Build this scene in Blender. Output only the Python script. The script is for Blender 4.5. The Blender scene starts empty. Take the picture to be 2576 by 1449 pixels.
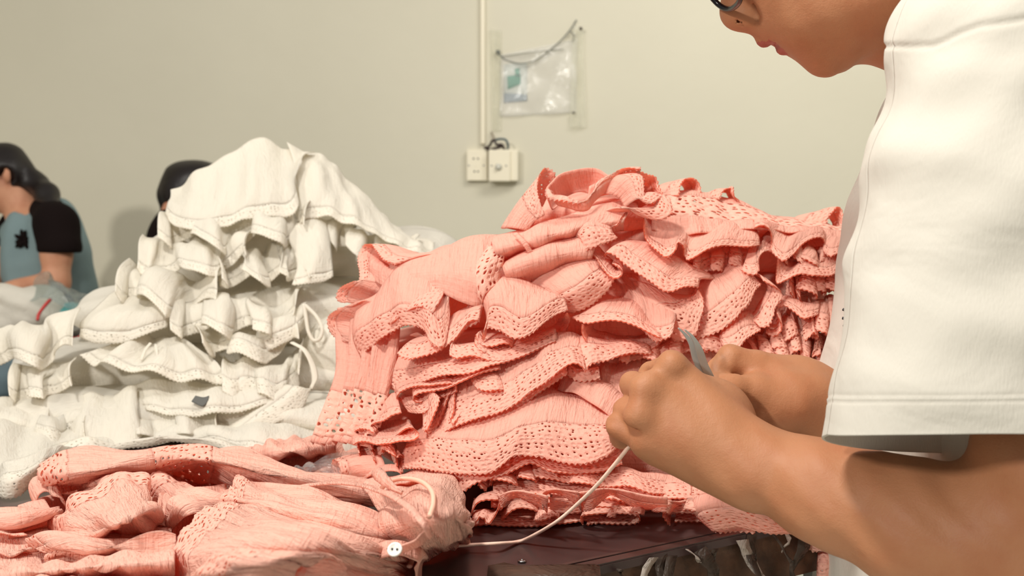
import bpy, math, random
import numpy as np
from mathutils import Vector
C = bpy.context.scene.collection
S = bpy.context.scene
# ------------------------------------------------------------------ camera, world, lights, exposure
F = 2862.0                                  # focal length in pixels of the 2576-wide frame
CZ = 1.03                                   # camera height
PITCH = math.atan((724.5 - 550) / F)
cam_d = bpy.data.cameras.new('camera'); cam = bpy.data.objects.new('camera', cam_d); C.objects.link(cam)
cam_d.sensor_width = 36.0; cam_d.lens = 36.0 * F / 2576
cam.location = (0, 0, CZ); cam.rotation_euler = (math.pi / 2 - PITCH, 0, 0)
cam_d.clip_start = 0.05; cam_d.clip_end = 50
cam_d.dof.use_dof = True; cam_d.dof.focus_distance = 0.86; cam_d.dof.aperture_fstop = 11.5
S.camera = cam
S.view_settings.view_transform = 'Standard'; S.view_settings.look = 'None'
S.view_settings.gamma = 1.0; S.view_settings.use_curve_mapping = False
S.view_settings.exposure = -0.03
S.cycles.use_denoising = True
S.cycles.max_bounces = 8; S.cycles.diffuse_bounces = 6; S.cycles.transparent_max_bounces = 12
S.cycles.sample_clamp_indirect = 4.0
w = bpy.data.worlds.new('room_light'); S.world = w; w.use_nodes = True
w.node_tree.nodes['Background'].inputs[0].default_value = (1.0, 0.955, 0.89, 1)
w.node_tree.nodes['Background'].inputs[1].default_value = 0.33
def area(name, loc, target, sx, sy, power, col):
    d = bpy.data.lights.new(name, 'AREA'); d.shape = 'RECTANGLE'; d.size = sx; d.size_y = sy
    d.energy = power; d.color = col
    o = bpy.data.objects.new(name, d); C.objects.link(o); o.location = loc
    o.rotation_euler = (Vector(target) - Vector(loc)).to_track_quat('-Z', 'Y').to_euler()
    return o
area('ceiling_lamp_or_fill', (-4.6, -5.7, 4.0), (0.2, 1.2, 0.95), 0.5, 0.5, 330, (1.0, 0.955, 0.885))
area('ceiling_lamp_or_fill', (-0.75, 0.15, 2.7), (0.25, 0.85, 0.9), 0.42, 0.16, 38, (1.0, 0.955, 0.885))
area('ceiling_lamp_or_fill', (0.15, 1.25, 2.75), (0.15, 1.25, 0.8), 1.2, 0.5, 16, (1.0, 0.955, 0.885))
area('ceiling_lamp_or_fill', (1.1, 2.3, 2.75), (0.9, 3.9, 1.3), 1.2, 0.5, 27, (1.0, 0.955, 0.885))  # unseen fill light, added only to brighten the back wall

# ------------------------------------------------------------------ pixel <-> place helpers
sa, ca = math.sin(PITCH), math.cos(PITCH)
TZ = 0.78                                    # table top height
def P(px, py, Y):
    dx = (px - 1288.0) / F; dy = -(py - 724.5) / F
    d = (dx, ca + dy * sa, -sa + dy * ca); t = Y / d[1]
    return (d[0] * t, Y, CZ + d[2] * t)
def T(px, py, h=0.0):                        # point at height h above the table top
    dx = (px - 1288.0) / F; dy = -(py - 724.5) / F
    d = (dx, ca + dy * sa, -sa + dy * ca)
    t = (TZ + h - CZ) / d[2]
    return (d[0] * t, d[1] * t, TZ + h)
def clamp(v, a=0.0, b=1.0): return max(a, min(b, v))
def Dpink(x, y):
    return 0.905 + 0.20 * (1335 - y) / 900 + 0.10 * clamp((1200 - x) / 400) ** 1.5 + 0.05 * clamp((x - 1700) / 450)
def Dwhite(x, y):
    return 1.24 + 0.45 * (1150 - y) / 800 + 0.05 * clamp((x - 600) / 400)
def place(kind, x, y, o):
    if kind == 'table': return T(x, y, o * 0.01)
    if kind == 'pink':  return P(x, y, Dpink(x, y) - o * 0.01)
    if kind == 'white': return P(x, y, Dwhite(x, y) - o * 0.01)
    return P(x, y, kind - o * 0.01)

# ------------------------------------------------------------------ objects
def tag(o, label=None, cat=None, group=None, kind=None):
    if label: o['label'] = label
    if cat: o['category'] = cat
    if group: o['group'] = group
    if kind: o['kind'] = kind
    return o
def thing(name, loc, label, cat, group=None):
    o = bpy.data.objects.new(name, None); C.objects.link(o); o.location = loc
    o.empty_display_size = 0.05
    return tag(o, label, cat, group)
def mesh_obj(name, verts, faces, mat, parent=None, smooth=True, uvs=None, mats=None):
    me = bpy.data.meshes.new(name)
    verts = np.asarray(verts, dtype=np.float64)
    if parent is not None: verts = verts - np.array(parent_loc(parent))
    me.from_pydata(verts.tolist(), [], [tuple(int(i) for i in f) for f in faces])
    if smooth: me.polygons.foreach_set('use_smooth', [True] * len(me.polygons))
    if uvs is not None:
        ul = me.uv_layers.new(name='UVMap')
        li = np.empty(len(me.loops), dtype=np.int32); me.loops.foreach_get('vertex_index', li)
        ul.data.foreach_set('uv', np.asarray(uvs, dtype=np.float32)[li].ravel())
    if mat: me.materials.append(mat)
    me.update()
    o = bpy.data.objects.new(name, me); C.objects.link(o)
    if parent is not None: o.parent = parent
    return o
def parent_loc(p):
    v = Vector((0, 0, 0))
    while p is not None: v += Vector(p.location); p = p.parent
    return v
def fast_mesh(name, V, Q, mat, parent=None):            # quads only, big meshes
    me = bpy.data.meshes.new(name)
    V = np.asarray(V, dtype=np.float32)
    if parent is not None: V = V - np.array(parent_loc(parent), dtype=np.float32)
    Q = np.asarray(Q, dtype=np.int32)
    me.vertices.add(len(V)); me.vertices.foreach_set('co', V.ravel())
    me.loops.add(Q.size); me.loops.foreach_set('vertex_index', Q.ravel())
    me.polygons.add(len(Q)); me.polygons.foreach_set('loop_start', np.arange(0, Q.size, 4, dtype=np.int32))
    me.polygons.foreach_set('loop_total', np.full(len(Q), 4, dtype=np.int32))
    me.polygons.foreach_set('use_smooth', np.ones(len(Q), dtype=bool))
    me.update(calc_edges=True); me.validate()
    if mat: me.materials.append(mat)
    o = bpy.data.objects.new(name, me); C.objects.link(o)
    if parent is not None: o.parent = parent
    return o
def boxv(c, s, rot=None):
    v = [Vector((x * s[0] / 2, y * s[1] / 2, z * s[2] / 2)) for x in (-1, 1) for y in (-1, 1) for z in (-1, 1)]
    if rot is not None: v = [rot @ p for p in v]
    v = [tuple(p + Vector(c)) for p in v]
    f = [(0, 1, 3, 2), (4, 6, 7, 5), (0, 4, 5, 1), (2, 3, 7, 6), (0, 2, 6, 4), (1, 5, 7, 3)]
    return v, f
def box(name, c, s, mat, parent=None, bevel=0.0, rot=None):
    v, f = boxv(c, s, rot)
    o = mesh_obj(name, v, f, mat, parent, smooth=False)
    if bevel:
        m = o.modifiers.new('bevel', 'BEVEL'); m.width = bevel; m.segments = 3
    return o
def crom(pts, n, closed=False):
    """smooth curve through pts (array k x d), n samples, uniform control index"""
    p = np.asarray(pts, dtype=float); k = len(p)
    if k == 2: return p[0] + (p[1] - p[0]) * np.linspace(0, 1, n)[:, None]
    if closed:
        t = np.linspace(0, k, n, endpoint=False); i = np.floor(t).astype(int); f = (t - i)[:, None]
        a, b, c, d = p[(i - 1) % k], p[i % k], p[(i + 1) % k], p[(i + 2) % k]
    else:
        t = np.linspace(0, k - 1, n); i = np.minimum(np.floor(t).astype(int), k - 2); f = (t - i)[:, None]
        e = np.vstack([2 * p[0] - p[1], p, 2 * p[-1] - p[-2]])
        a, b, c, d = e[i], e[i + 1], e[i + 2], e[i + 3]
    return 0.5 * (2 * b + (c - a) * f + (2 * a - 5 * b + 4 * c - d) * f ** 2 + (3 * b - a - 3 * c + d) * f ** 3)
def arc(pts, n):                                         # resample a dense polyline by length
    s = np.r_[0, np.cumsum(np.linalg.norm(np.diff(pts, axis=0), axis=1))]
    t = np.linspace(0, s[-1], n)
    return np.stack([np.interp(t, s, pts[:, j]) for j in range(pts.shape[1])], 1)
def tube(name, pts, r, mat, parent=None, sides=8, flat=1.0, n=None, taper=None, closed=False):
    pts = np.asarray(pts, float); n = n or max(8, len(pts) * 6)
    c = arc(crom(pts, n * 2), n) if not closed else crom(pts, n, True)
    tg = np.gradient(c, axis=0) if not closed else np.roll(c, -1, 0) - np.roll(c, 1, 0)
    tg /= np.linalg.norm(tg, axis=1)[:, None] + 1e-9
    up = np.array([0, 0, 1.0]); V = []; Fc = []
    for i in range(n):
        s = np.cross(tg[i], up); ls = np.linalg.norm(s)
        s = s / ls if ls > 1e-3 else np.array([1.0, 0, 0])
        u = np.cross(s, tg[i]); rr = r * (taper(i / (n - 1)) if taper else 1)
        for k in range(sides):
            a = 2 * math.pi * k / sides
            V.append(c[i] + s * math.cos(a) * rr + u * math.sin(a) * rr * flat)
    m = n if closed else n - 1
    for i in range(m):
        for k in range(sides):
            a = i * sides + k; b = i * sides + (k + 1) % sides
            j = (i + 1) % n
            Fc.append((a, b, j * sides + (k + 1) % sides, j * sides + k))
    if not closed:
        Fc.append(tuple(range(sides))[::-1]); Fc.append(tuple((n - 1) * sides + k for k in range(sides)))
    return mesh_obj(name, V, Fc, mat, parent)

# ------------------------------------------------------------------ materials
def lin(c):
    return tuple(((v / 255) / 12.92 if v <= 10 else (((v / 255) + 0.055) / 1.055) ** 2.4) for v in c)
class NT:
    def __init__(s, name):
        s.m = bpy.data.materials.new(name); s.m.use_nodes = True; s.t = s.m.node_tree; s.t.nodes.clear()
        s.out = s.t.nodes.new('ShaderNodeOutputMaterial')
    def n(s, typ, **kw):
        nd = s.t.nodes.new('ShaderNode' + typ)
        for k, v in kw.items():
            if k in nd.inputs.keys() if isinstance(k, str) else False: pass
            setattr(nd, k, v)
        return nd
    def set(s, nd, **kw):
        for k, v in kw.items(): s.inp(nd, k.replace('_', ' '), v)
        return nd
    def inp(s, nd, key, v):
        i = nd.inputs[key]
        if hasattr(v, 'is_linked') or hasattr(v, 'links'): s.t.links.new(v, i)
        else: i.default_value = v
    def math(s, op, a, b=None, c=None):
        nd = s.t.nodes.new('ShaderNodeMath'); nd.operation = op
        s.inp(nd, 0, a)
        if b is not None: s.inp(nd, 1, b)
        if c is not None: s.inp(nd, 2, c)
        return nd.outputs[0]
    def step(s, x, lo, hi):                               # smooth 0..1
        nd = s.t.nodes.new('ShaderNodeMapRange'); nd.interpolation_type = 'SMOOTHSTEP'
        s.inp(nd, 0, x); nd.inputs[1].default_value = lo; nd.inputs[2].default_value = hi
        return nd.outputs[0]
    def noise(s, vec, scale, detail=3, rough=0.5, dist=0.0):
        nd = s.t.nodes.new('ShaderNodeTexNoise')
        if vec is not None: s.inp(nd, 'Vector', vec)
        nd.inputs['Scale'].default_value = scale; nd.inputs['Detail'].default_value = detail
        nd.inputs['Roughness'].default_value = rough; nd.inputs['Distortion'].default_value = dist
        return nd.outputs[0]
    def mapping(s, vec, scale, rot=(0, 0, 0), loc=(0, 0, 0)):
        nd = s.t.nodes.new('ShaderNodeMapping'); s.inp(nd, 'Vector', vec)
        nd.inputs['Scale'].default_value = scale; nd.inputs['Rotation'].default_value = rot
        nd.inputs['Location'].default_value = loc
        return nd.outputs[0]
    def ramp(s, fac, stops):
        nd = s.t.nodes.new('ShaderNodeValToRGB'); s.inp(nd, 0, fac)
        e = nd.color_ramp.elements
        while len(e) < len(stops): e.new(0.5)
        for q, (p, c) in zip(e, stops): q.position = p; q.color = (*c, 1)
        return nd.outputs[0]
    def mix(s, fac, a, b):
        nd = s.t.nodes.new('ShaderNodeMix'); nd.data_type = 'RGBA'
        s.inp(nd, 0, fac)
        for k, v in ((6, a), (7, b)):
            if isinstance(v, tuple): nd.inputs[k].default_value = (*v[:3], 1)
            else: s.inp(nd, k, v)
        return nd.outputs[2]
    def mixs(s, fac, a, b):
        nd = s.t.nodes.new('ShaderNodeMixShader'); s.inp(nd, 0, fac); s.inp(nd, 1, a); s.inp(nd, 2, b)
        return nd.outputs[0]
    def bump(s, h, strength, dist):
        nd = s.t.nodes.new('ShaderNodeBump'); s.inp(nd, 'Height', h)
        nd.inputs['Strength'].default_value = strength; nd.inputs['Distance'].default_value = dist
        return nd.outputs[0]
    def finish(s, sh): s.t.links.new(sh, s.out.inputs[0]); return s.m
    def coord(s, k): return s.t.nodes.new('ShaderNodeTexCoord').outputs[k]
def principled(name, col, rough=0.5, bump=None, var=0.0, varscale=20, metal=0.0, spec=0.5, sss=0.0, bscale=200, alpha=1.0, trans=0.0, coord='Object'):
    t = NT(name); b = t.n('BsdfPrincipled'); c = lin(col)
    vec = t.coord(coord)
    if var:
        n = t.noise(vec, varscale, 4)
        a = tuple(max(0, v * (1 - var)) for v in c); d = tuple(min(1, v * (1 + var)) for v in c)
        t.inp(b, 'Base Color', t.ramp(n, [(0.3, a), (0.7, d)]))
    else: b.inputs['Base Color'].default_value = (*c, 1)
    b.inputs['Roughness'].default_value = rough; b.inputs['Metallic'].default_value = metal
    b.inputs['Specular IOR Level'].default_value = spec
    if bump: t.inp(b, 'Normal', t.bump(t.noise(vec, bscale, 4), bump, 0.002))
    if sss:
        b.inputs['Subsurface Weight'].default_value = sss; b.inputs['Subsurface Radius'].default_value = (0.012, 0.005, 0.003)
        b.inputs['Subsurface Scale'].default_value = 1.0
    if trans: b.inputs['Transmission Weight'].default_value = trans
    if alpha < 1: b.inputs['Alpha'].default_value = alpha
    return t.finish(b.outputs[0])
def cloth_shader(t, col, nrm, transl, tcol=None):
    d = t.n('BsdfDiffuse'); l = t.n('BsdfTranslucent')
    for nd in (d, l):
        if nd is l and tcol: nd.inputs[0].default_value = (*lin(tcol), 1)
        elif isinstance(col, tuple): nd.inputs[0].default_value = (*col, 1)
        else: t.inp(nd, 0, col)
        if nrm is not None: t.inp(nd, 'Normal', nrm)
    return t.mixs(transl, d.outputs[0], l.outputs[0])
def gauze(name, col, transl=0.22, strength=0.9, fine=1.0, stretch=(420, 60), tcol=None):
    t = NT(name); uv = t.coord('UV'); c = lin(col)
    v1 = t.mapping(uv, (stretch[0] * fine, stretch[1] * fine, 1)); n1 = t.noise(v1, 1.0, 3, 0.55, 0.6)
    v2 = t.mapping(uv, (90, 35, 1), (0, 0, 0.5)); n2 = t.noise(v2, 1.0, 3, 0.5, 0.8)
    n3 = t.noise(t.mapping(uv, (45, 330, 1), (0, 0, 0.15)), 1.0, 2, 0.5, 0.5)
    h = t.math('ADD', t.math('ADD', t.math('MULTIPLY', n1, 0.5), n2), t.math('MULTIPLY', n3, 0.28))
    nb = t.bump(h, strength, 0.0026)
    cc = t.ramp(t.noise(t.coord('Object'), 6, 3), [(0.3, tuple(v * 0.96 for v in c)), (0.7, c)])
    return t.finish(cloth_shader(t, cc, nb, transl, tcol))
def lace(name, col, transl=0.2, cu=0.0058, cv=0.0036, hole=0.205, W=0.026, open_=1.0, tcol=None, bs=0.65):
    """eyelet trim: uv in metres, v measured from the scalloped edge"""
    t = NT(name); uv = t.coord('UV'); c = lin(col)
    sep = t.n('SeparateXYZ'); t.inp(sep, 0, uv); u, v = sep.outputs[0], sep.outputs[1]
    warp = t.noise(t.mapping(uv, (60, 60, 1)), 1.0, 2)
    vv = t.math('ADD', v, t.math('MULTIPLY', warp, 0.002))
    uu = t.math('ADD', u, t.math('MULTIPLY', vv, 0.35))
    comb = t.n('CombineXYZ'); t.inp(comb, 0, t.math('DIVIDE', uu, cu)); t.inp(comb, 1, t.math('DIVIDE', vv, cv))
    vo = t.n('TexVoronoi', voronoi_dimensions='2D'); t.inp(vo, 'Vector', comb.outputs[0]); vo.inputs['Scale'].default_value = 1.0
    vo.inputs['Randomness'].default_value = 0.62
    big = t.noise(t.mapping(uv, (75, 160, 1)), 1.0, 1)
    thr = t.math('MULTIPLY', t.step(big, 0.36, 0.62), hole)
    d = t.math('SUBTRACT', vo.outputs['Distance'], thr)
    holes = t.math('SUBTRACT', 1.0, t.step(d, -0.02, 0.03))
    inb = t.math('MULTIPLY', t.step(v, 0.003, 0.0045), open_)
    holes = t.math('MULTIPLY', holes, inb)
    sc = t.math('MULTIPLY', t.math('ADD', t.math('SINE', t.math('MULTIPLY', u, 6.2832 / 0.0046)), 1.0), 0.0007)
    edge = t.math('LESS_THAN', v, sc)
    gone = t.math('MAXIMUM', holes, edge)
    cr = t.noise(t.mapping(uv, (700, 520, 1)), 1.0, 2)
    h = t.math('ADD', t.math('MULTIPLY', cr, 0.6), t.step(vo.outputs['Distance'], 0.1, 0.5))
    h = t.math('ADD', h, t.math('MULTIPLY', t.step(v, W - 0.0032, W - 0.0018), -1.2))
    nb = t.bump(h, bs, 0.0012)
    sh = cloth_shader(t, tuple(min(1, q * 1.0) for q in c), nb, transl, tcol)
    tr = t.n('BsdfTransparent')
    return t.finish(t.mixs(gone, sh, tr.outputs[0]))
def skin(name, col, red, sss=0.18):
    t = NT(name); b = t.n('BsdfPrincipled'); o = t.coord('Object')
    n = t.noise(o, 24, 4, 0.6)
    cc = t.mix(t.math('MULTIPLY', t.step(n, 0.40, 0.75), 0.5), lin(col), lin(red))
    t.inp(b, 'Base Color', cc)
    pores = t.noise(t.mapping(o, (1, 1, 1.0)), 900, 3); mid = t.noise(o, 160, 3)
    t.inp(b, 'Normal', t.bump(t.math('ADD', t.math('MULTIPLY', pores, 0.5), mid), 0.34, 0.0012))
    b.inputs['Roughness'].default_value = 0.52; b.inputs['Specular IOR Level'].default_value = 0.32
    b.inputs['Subsurface Weight'].default_value = sss
    b.inputs['Subsurface Radius'].default_value = (0.010, 0.0035, 0.0018); b.inputs['Subsurface Scale'].default_value = 1.0
    return t.finish(b.outputs[0])
def film(name, tint=(255, 255, 255), face=0.08, rough=0.12, bs=60, bstr=0.6):
    """clear plastic film: mostly see-through with glossy creases"""
    t = NT(name); g = t.n('BsdfGlossy'); g.inputs['Roughness'].default_value = rough
    tr = t.n('BsdfTransparent'); tr.inputs[0].default_value = (*lin(tint), 1)
    nb = t.bump(t.noise(t.coord('Object'), bs, 3, 0.6, 1.0), bstr, 0.01); t.inp(g, 'Normal', nb)
    fr = t.n('Fresnel'); fr.inputs[0].default_value = 1.5; t.inp(fr, 'Normal', nb)
    df = t.n('BsdfDiffuse'); df.inputs[0].default_value = (*lin(tint), 1); t.inp(df, 'Normal', nb)
    a = t.mixs(t.math('MINIMUM', t.math('MULTIPLY', fr.outputs[0], 0.5), 0.22), tr.outputs[0], g.outputs[0])
    return t.finish(t.mixs(face, a, df.outputs[0]))

PINK = (253, 204, 184); PINK_T = (255, 148, 114)          # reflected / shining through
M_pink = gauze('pink_gauze', PINK, 0.40, 1.15, tcol=PINK_T); M_pinklace = lace('pink_eyelet_lace', PINK, 0.38, tcol=PINK_T)
M_pinkopen = lace('pink_open_lace', PINK, 0.30, tcol=PINK_T, cu=0.0085, cv=0.0058, hole=0.30)
M_front = gauze('peach_gauze', PINK, 0.30, 1.5, 1.0, tcol=PINK_T)
M_frontlace = lace('peach_eyelet_lace', PINK, 0.3, tcol=PINK_T, cu=0.0070, cv=0.0048, hole=0.27)
WHITE = (243, 238, 226)
M_white = gauze('white_gauze', WHITE, 0.42, 0.8); M_whitelace = lace('white_eyelet_lace', WHITE, 0.42, hole=0.2, bs=0.35)
# ------------------------------------------------------------------ cloth: a sheet lofted through rows of points, hem first
def pts(s):
    return [tuple(float(v) for v in q.split(',')) for q in s.split()]
def snoise(p, scale, seed, n=7):
    r = np.random.RandomState(seed); out = np.zeros(len(p))
    for i in range(n):
        k = r.normal(size=3); k /= np.linalg.norm(k); k *= scale * r.uniform(0.6, 1.7)
        out += np.sin(p @ k + r.uniform(0, 6.28) + 1.3 * np.sin(p @ (k[[1, 2, 0]] * 0.6)))
    return out / math.sqrt(n)
_seed = [0]
def loft_grid(kind, rows, mid=0.8, res=0.0032, amp=0.0014, wscale=150, pleat=0, plen=0.03, closed=False):
    _seed[0] += 1
    R = [np.array([place(kind, *p) for p in (pts(r) if isinstance(r, str) else r)]) for r in rows]
    same = len(set(len(r) for r in R)) == 1
    def L(p): return np.linalg.norm(np.diff(p, axis=0), axis=1).sum()
    hemlen = max(L(r) for r in R)
    nu = int(min(420, max(14, hemlen / res))) + 1
    D = []
    for r in R:
        c = crom(r, 400)
        if same: D.append(crom(r, nu) if len(R) and not same else crom(r, nu))
        else: D.append(arc(c, nu))
    if same:                                              # re-time every row by the hem's arc length
        s = np.mean([np.r_[0, np.cumsum(np.linalg.norm(np.diff(crom(r, 400), axis=0), axis=1))] / max(1e-6, L(crom(r, 400))) for r in R], axis=0)
        ti = np.interp(np.linspace(0, 1, nu), s, np.linspace(0, 399, 400))
        D = []
        for r in R:
            c = crom(r, 400); i0 = np.clip(ti.astype(int), 0, 398); f = (ti - i0)[:, None]
            D.append(c[i0] * (1 - f) + c[i0 + 1] * f)
    if len(D) == 2 and mid:
        m = 0.5 * (D[0] + D[1]); m = m + np.array([0, -0.6, 0.8]) * mid * 0.01
        D = [D[0], m, D[1]]
    A = np.stack(D)                                       # rows x nu x 3
    plength = np.mean(np.linalg.norm(np.diff(A, axis=0), axis=2).sum(0))
    nv = int(min(160, max(5, plength / res))) + 1
    dens = crom(A.reshape(len(A), -1), 120).reshape(120, nu, 3)
    seg = np.mean(np.linalg.norm(np.diff(dens, axis=0), axis=2), axis=1); s = np.r_[0, np.cumsum(seg)]
    tv = np.linspace(0, s[-1], nv); G = np.empty((nv, nu, 3))
    ii = np.interp(tv, s, np.arange(120.0)); i0 = np.clip(ii.astype(int), 0, 118); f = (ii - i0)[:, None, None]
    G = dens[i0] * (1 - f) + dens[i0 + 1] * f
    for _ in range(1 if amp or pleat else 0):
        du = np.gradient(G, axis=1); dv = np.gradient(G, axis=0)
        N = np.cross(du, dv); N /= np.linalg.norm(N, axis=2)[..., None] + 1e-9
        uu = np.r_[0, np.cumsum(np.mean(np.linalg.norm(np.diff(G, axis=1), axis=2), axis=0))]
        vvv = np.r_[0, np.cumsum(np.mean(np.linalg.norm(np.diff(G, axis=0), axis=2), axis=1))]
        U, Vv = np.meshgrid(uu, vvv)
        q = np.stack([U.ravel(), Vv.ravel() * 0.35, np.full(U.size, _seed[0] * 3.1)], 1)
        d = snoise(q, wscale, _seed[0]).reshape(nv, nu) * amp
        d += snoise(np.stack([U.ravel(), Vv.ravel(), 0 * U.ravel()], 1), wscale * 0.35, _seed[0] + 999).reshape(nv, nu) * amp * 1.6
        if pleat:
            ph = U / plen * 6.2832 + 1.5 * snoise(q, 30, _seed[0] + 50, 4).reshape(nv, nu)
            d += np.sin(ph) * pleat * (0.55 + 0.45 * (1 - Vv / max(1e-6, vvv[-1])))
        G = G + N * d[..., None]
    du = np.linalg.norm(np.diff(G, axis=1), axis=2)
    U = np.c_[np.zeros(nv), np.cumsum(du, axis=1)]; U = 0.8 * U[:1].repeat(nv, 0) + 0.2 * U
    V = np.vstack([np.zeros((1, nu)), np.cumsum(np.linalg.norm(np.diff(G, axis=0), axis=2), axis=0)])
    V = np.mean(V, axis=1)[:, None].repeat(nu, 1)
    return G, U, V
def grid_faces(nv, nu, mask=None):
    i, j = np.meshgrid(np.arange(nv - 1), np.arange(nu - 1), indexing='ij')
    if mask is not None: i, j = i[mask], j[mask]
    i = i.ravel(); j = j.ravel()
    return np.stack([i * nu + j, i * nu + j + 1, (i + 1) * nu + j + 1, (i + 1) * nu + j], 1)
def sub_mesh(name, G, U, V, mask, mat, parent, thick):
    nv, nu = G.shape[:2]; Q = grid_faces(nv, nu, mask)
    if len(Q) == 0: return None
    used, inv = np.unique(Q, return_inverse=True); Q = inv.reshape(-1, 4)
    co = G.reshape(-1, 3)[used]; uv = np.stack([U.ravel()[used], V.ravel()[used]], 1)
    o = mesh_obj(name, co, Q, mat, parent, uvs=uv)
    m = o.modifiers.new('cloth_thickness', 'SOLIDIFY'); m.thickness = thick; m.offset = 0; m.use_even_offset = False
    return o
def sheet(parent, kind, rows, W=0.026, bands=None, mats=None, part='fabric_panel', thick=0.0011, **kw):
    """adds fabric_panel and lace_trim meshes to a garment"""
    G, U, V = loft_grid(kind, rows, **kw)
    fab, lc = mats or (M_pink, M_pinklace)
    bands = ([(0.0, W)] if W else []) + list(bands or [])
    nv, nu = G.shape[:2]; vc = 0.5 * (V[:-1, 0] + V[1:, 0])
    m = np.zeros(nv - 1, bool)
    for a, b in bands: m |= (vc >= a) & (vc < b)
    M2 = m[:, None].repeat(nu - 1, 1)
    if (~M2).any(): sub_mesh(part, G, U, V, ~M2, fab, parent, thick)
    if M2.any(): sub_mesh('lace_trim', G, U, V, M2, lc, parent, thick)
def garment(kind, label, sheets, cat='blouse', name='gauze_blouse', group=None, mats=None, **kw):
    """sheets: list of (rows, options)"""
    r0 = sheets[0][0][0]; p = pts(r0) if isinstance(r0, str) else r0
    q = place(kind, *p[len(p) // 2])
    t = thing(name, (q[0], q[1] + 0.02, q[2]), label, cat, group)
    for rows, opt in sheets:
        o = dict(kw); o.update(opt); o.setdefault('mats', mats); sheet(t, kind, rows, **o)
    return t
def ruffle(path, n, A, B=0.0, Cc=1.0, back=(0, -60, -3), seed=1, shrink=0.25, k=10):
    """hem that swings in S folds about a smooth path, with the row it hangs from; both in (x, y, o)"""
    r = random.Random(seed); p = crom(np.array(pts(path)), n * k)
    hem, top = [], []; ph = 0.0
    amps = [r.uniform(0.6, 1.35) for _ in range(n + 2)]; ws = [r.uniform(0.7, 1.4) for _ in range(n + 2)]
    tot = sum(ws[:n])
    for i in range(n * k):
        t = i / (n * k - 1) * n; j = min(n - 1, int(t))
        a = amps[j] * (1 - (t - j)) + amps[j + 1] * (t - j)
        th = 2 * math.pi * t
        tg = p[min(i + 1, n * k - 1)] - p[max(i - 1, 0)]; l = math.hypot(tg[0], tg[1]) + 1e-6
        tx, ty = tg[0] / l, tg[1] / l; nx, ny = -ty, tx
        s1, s2, c1 = math.sin(th) * a, math.sin(2 * th) * a, math.cos(th) * a
        hem.append((p[i][0] + nx * A * s1 + tx * B * s2, p[i][1] + ny * A * s1 + ty * B * s2, p[i][2] + Cc * c1))
        top.append((p[i][0] + back[0] + tx * B * s2 * 0.3 + nx * A * s1 * shrink, p[i][1] + back[1] + ny * A * s1 * shrink, p[i][2] + back[2] + Cc * c1 * shrink))
    return [hem[::2], top[::2]]

# ------------------------------------------------------------------ bodies: smooth unions of tapered limbs meshed on a grid
def cone(a, b, ra, rb, k=0.008, op='+'): return ('c', np.array(a, float), np.array(b, float), ra, rb, k, op)
def ell(c, r, k=0.008, op='+', rot=None): return ('e', np.array(c, float), np.array(r, float), rot, None, k, op)
def sdf_eval(prims, p):
    d = np.full(len(p), 1e3)
    for t, a, b, ra, rb, k, op in prims:
        if t == 'c':
            ab = b - a; h = np.clip(((p - a) @ ab) / max(1e-12, ab @ ab), 0, 1)
            q = np.linalg.norm(p - a - h[:, None] * ab, axis=1) - (ra + (rb - ra) * h)
        else:
            l = p - a
            if ra is not None: l = l @ ra
            k0 = np.linalg.norm(l / b, axis=1); k1 = np.linalg.norm(l / (b * b), axis=1)
            q = np.where(k0 < 1e-6, -b.min(), k0 * (k0 - 1) / np.maximum(k1, 1e-9))
        if op == '+':
            h = np.maximum(k - np.abs(d - q), 0) / k; d = np.minimum(d, q) - h * h * k * 0.25
        else:
            h = np.maximum(k - np.abs(-d - q) , 0) / k; d = np.maximum(d, -q) + h * h * k * 0.25
    return d
def prim_bound(pr):
    t, a, b, ra, rb, k, op = pr
    if t == 'c': c = (a + b) / 2; return c, np.linalg.norm(a - b) / 2 + max(ra, rb) + k
    return a, b.max() + k
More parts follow.
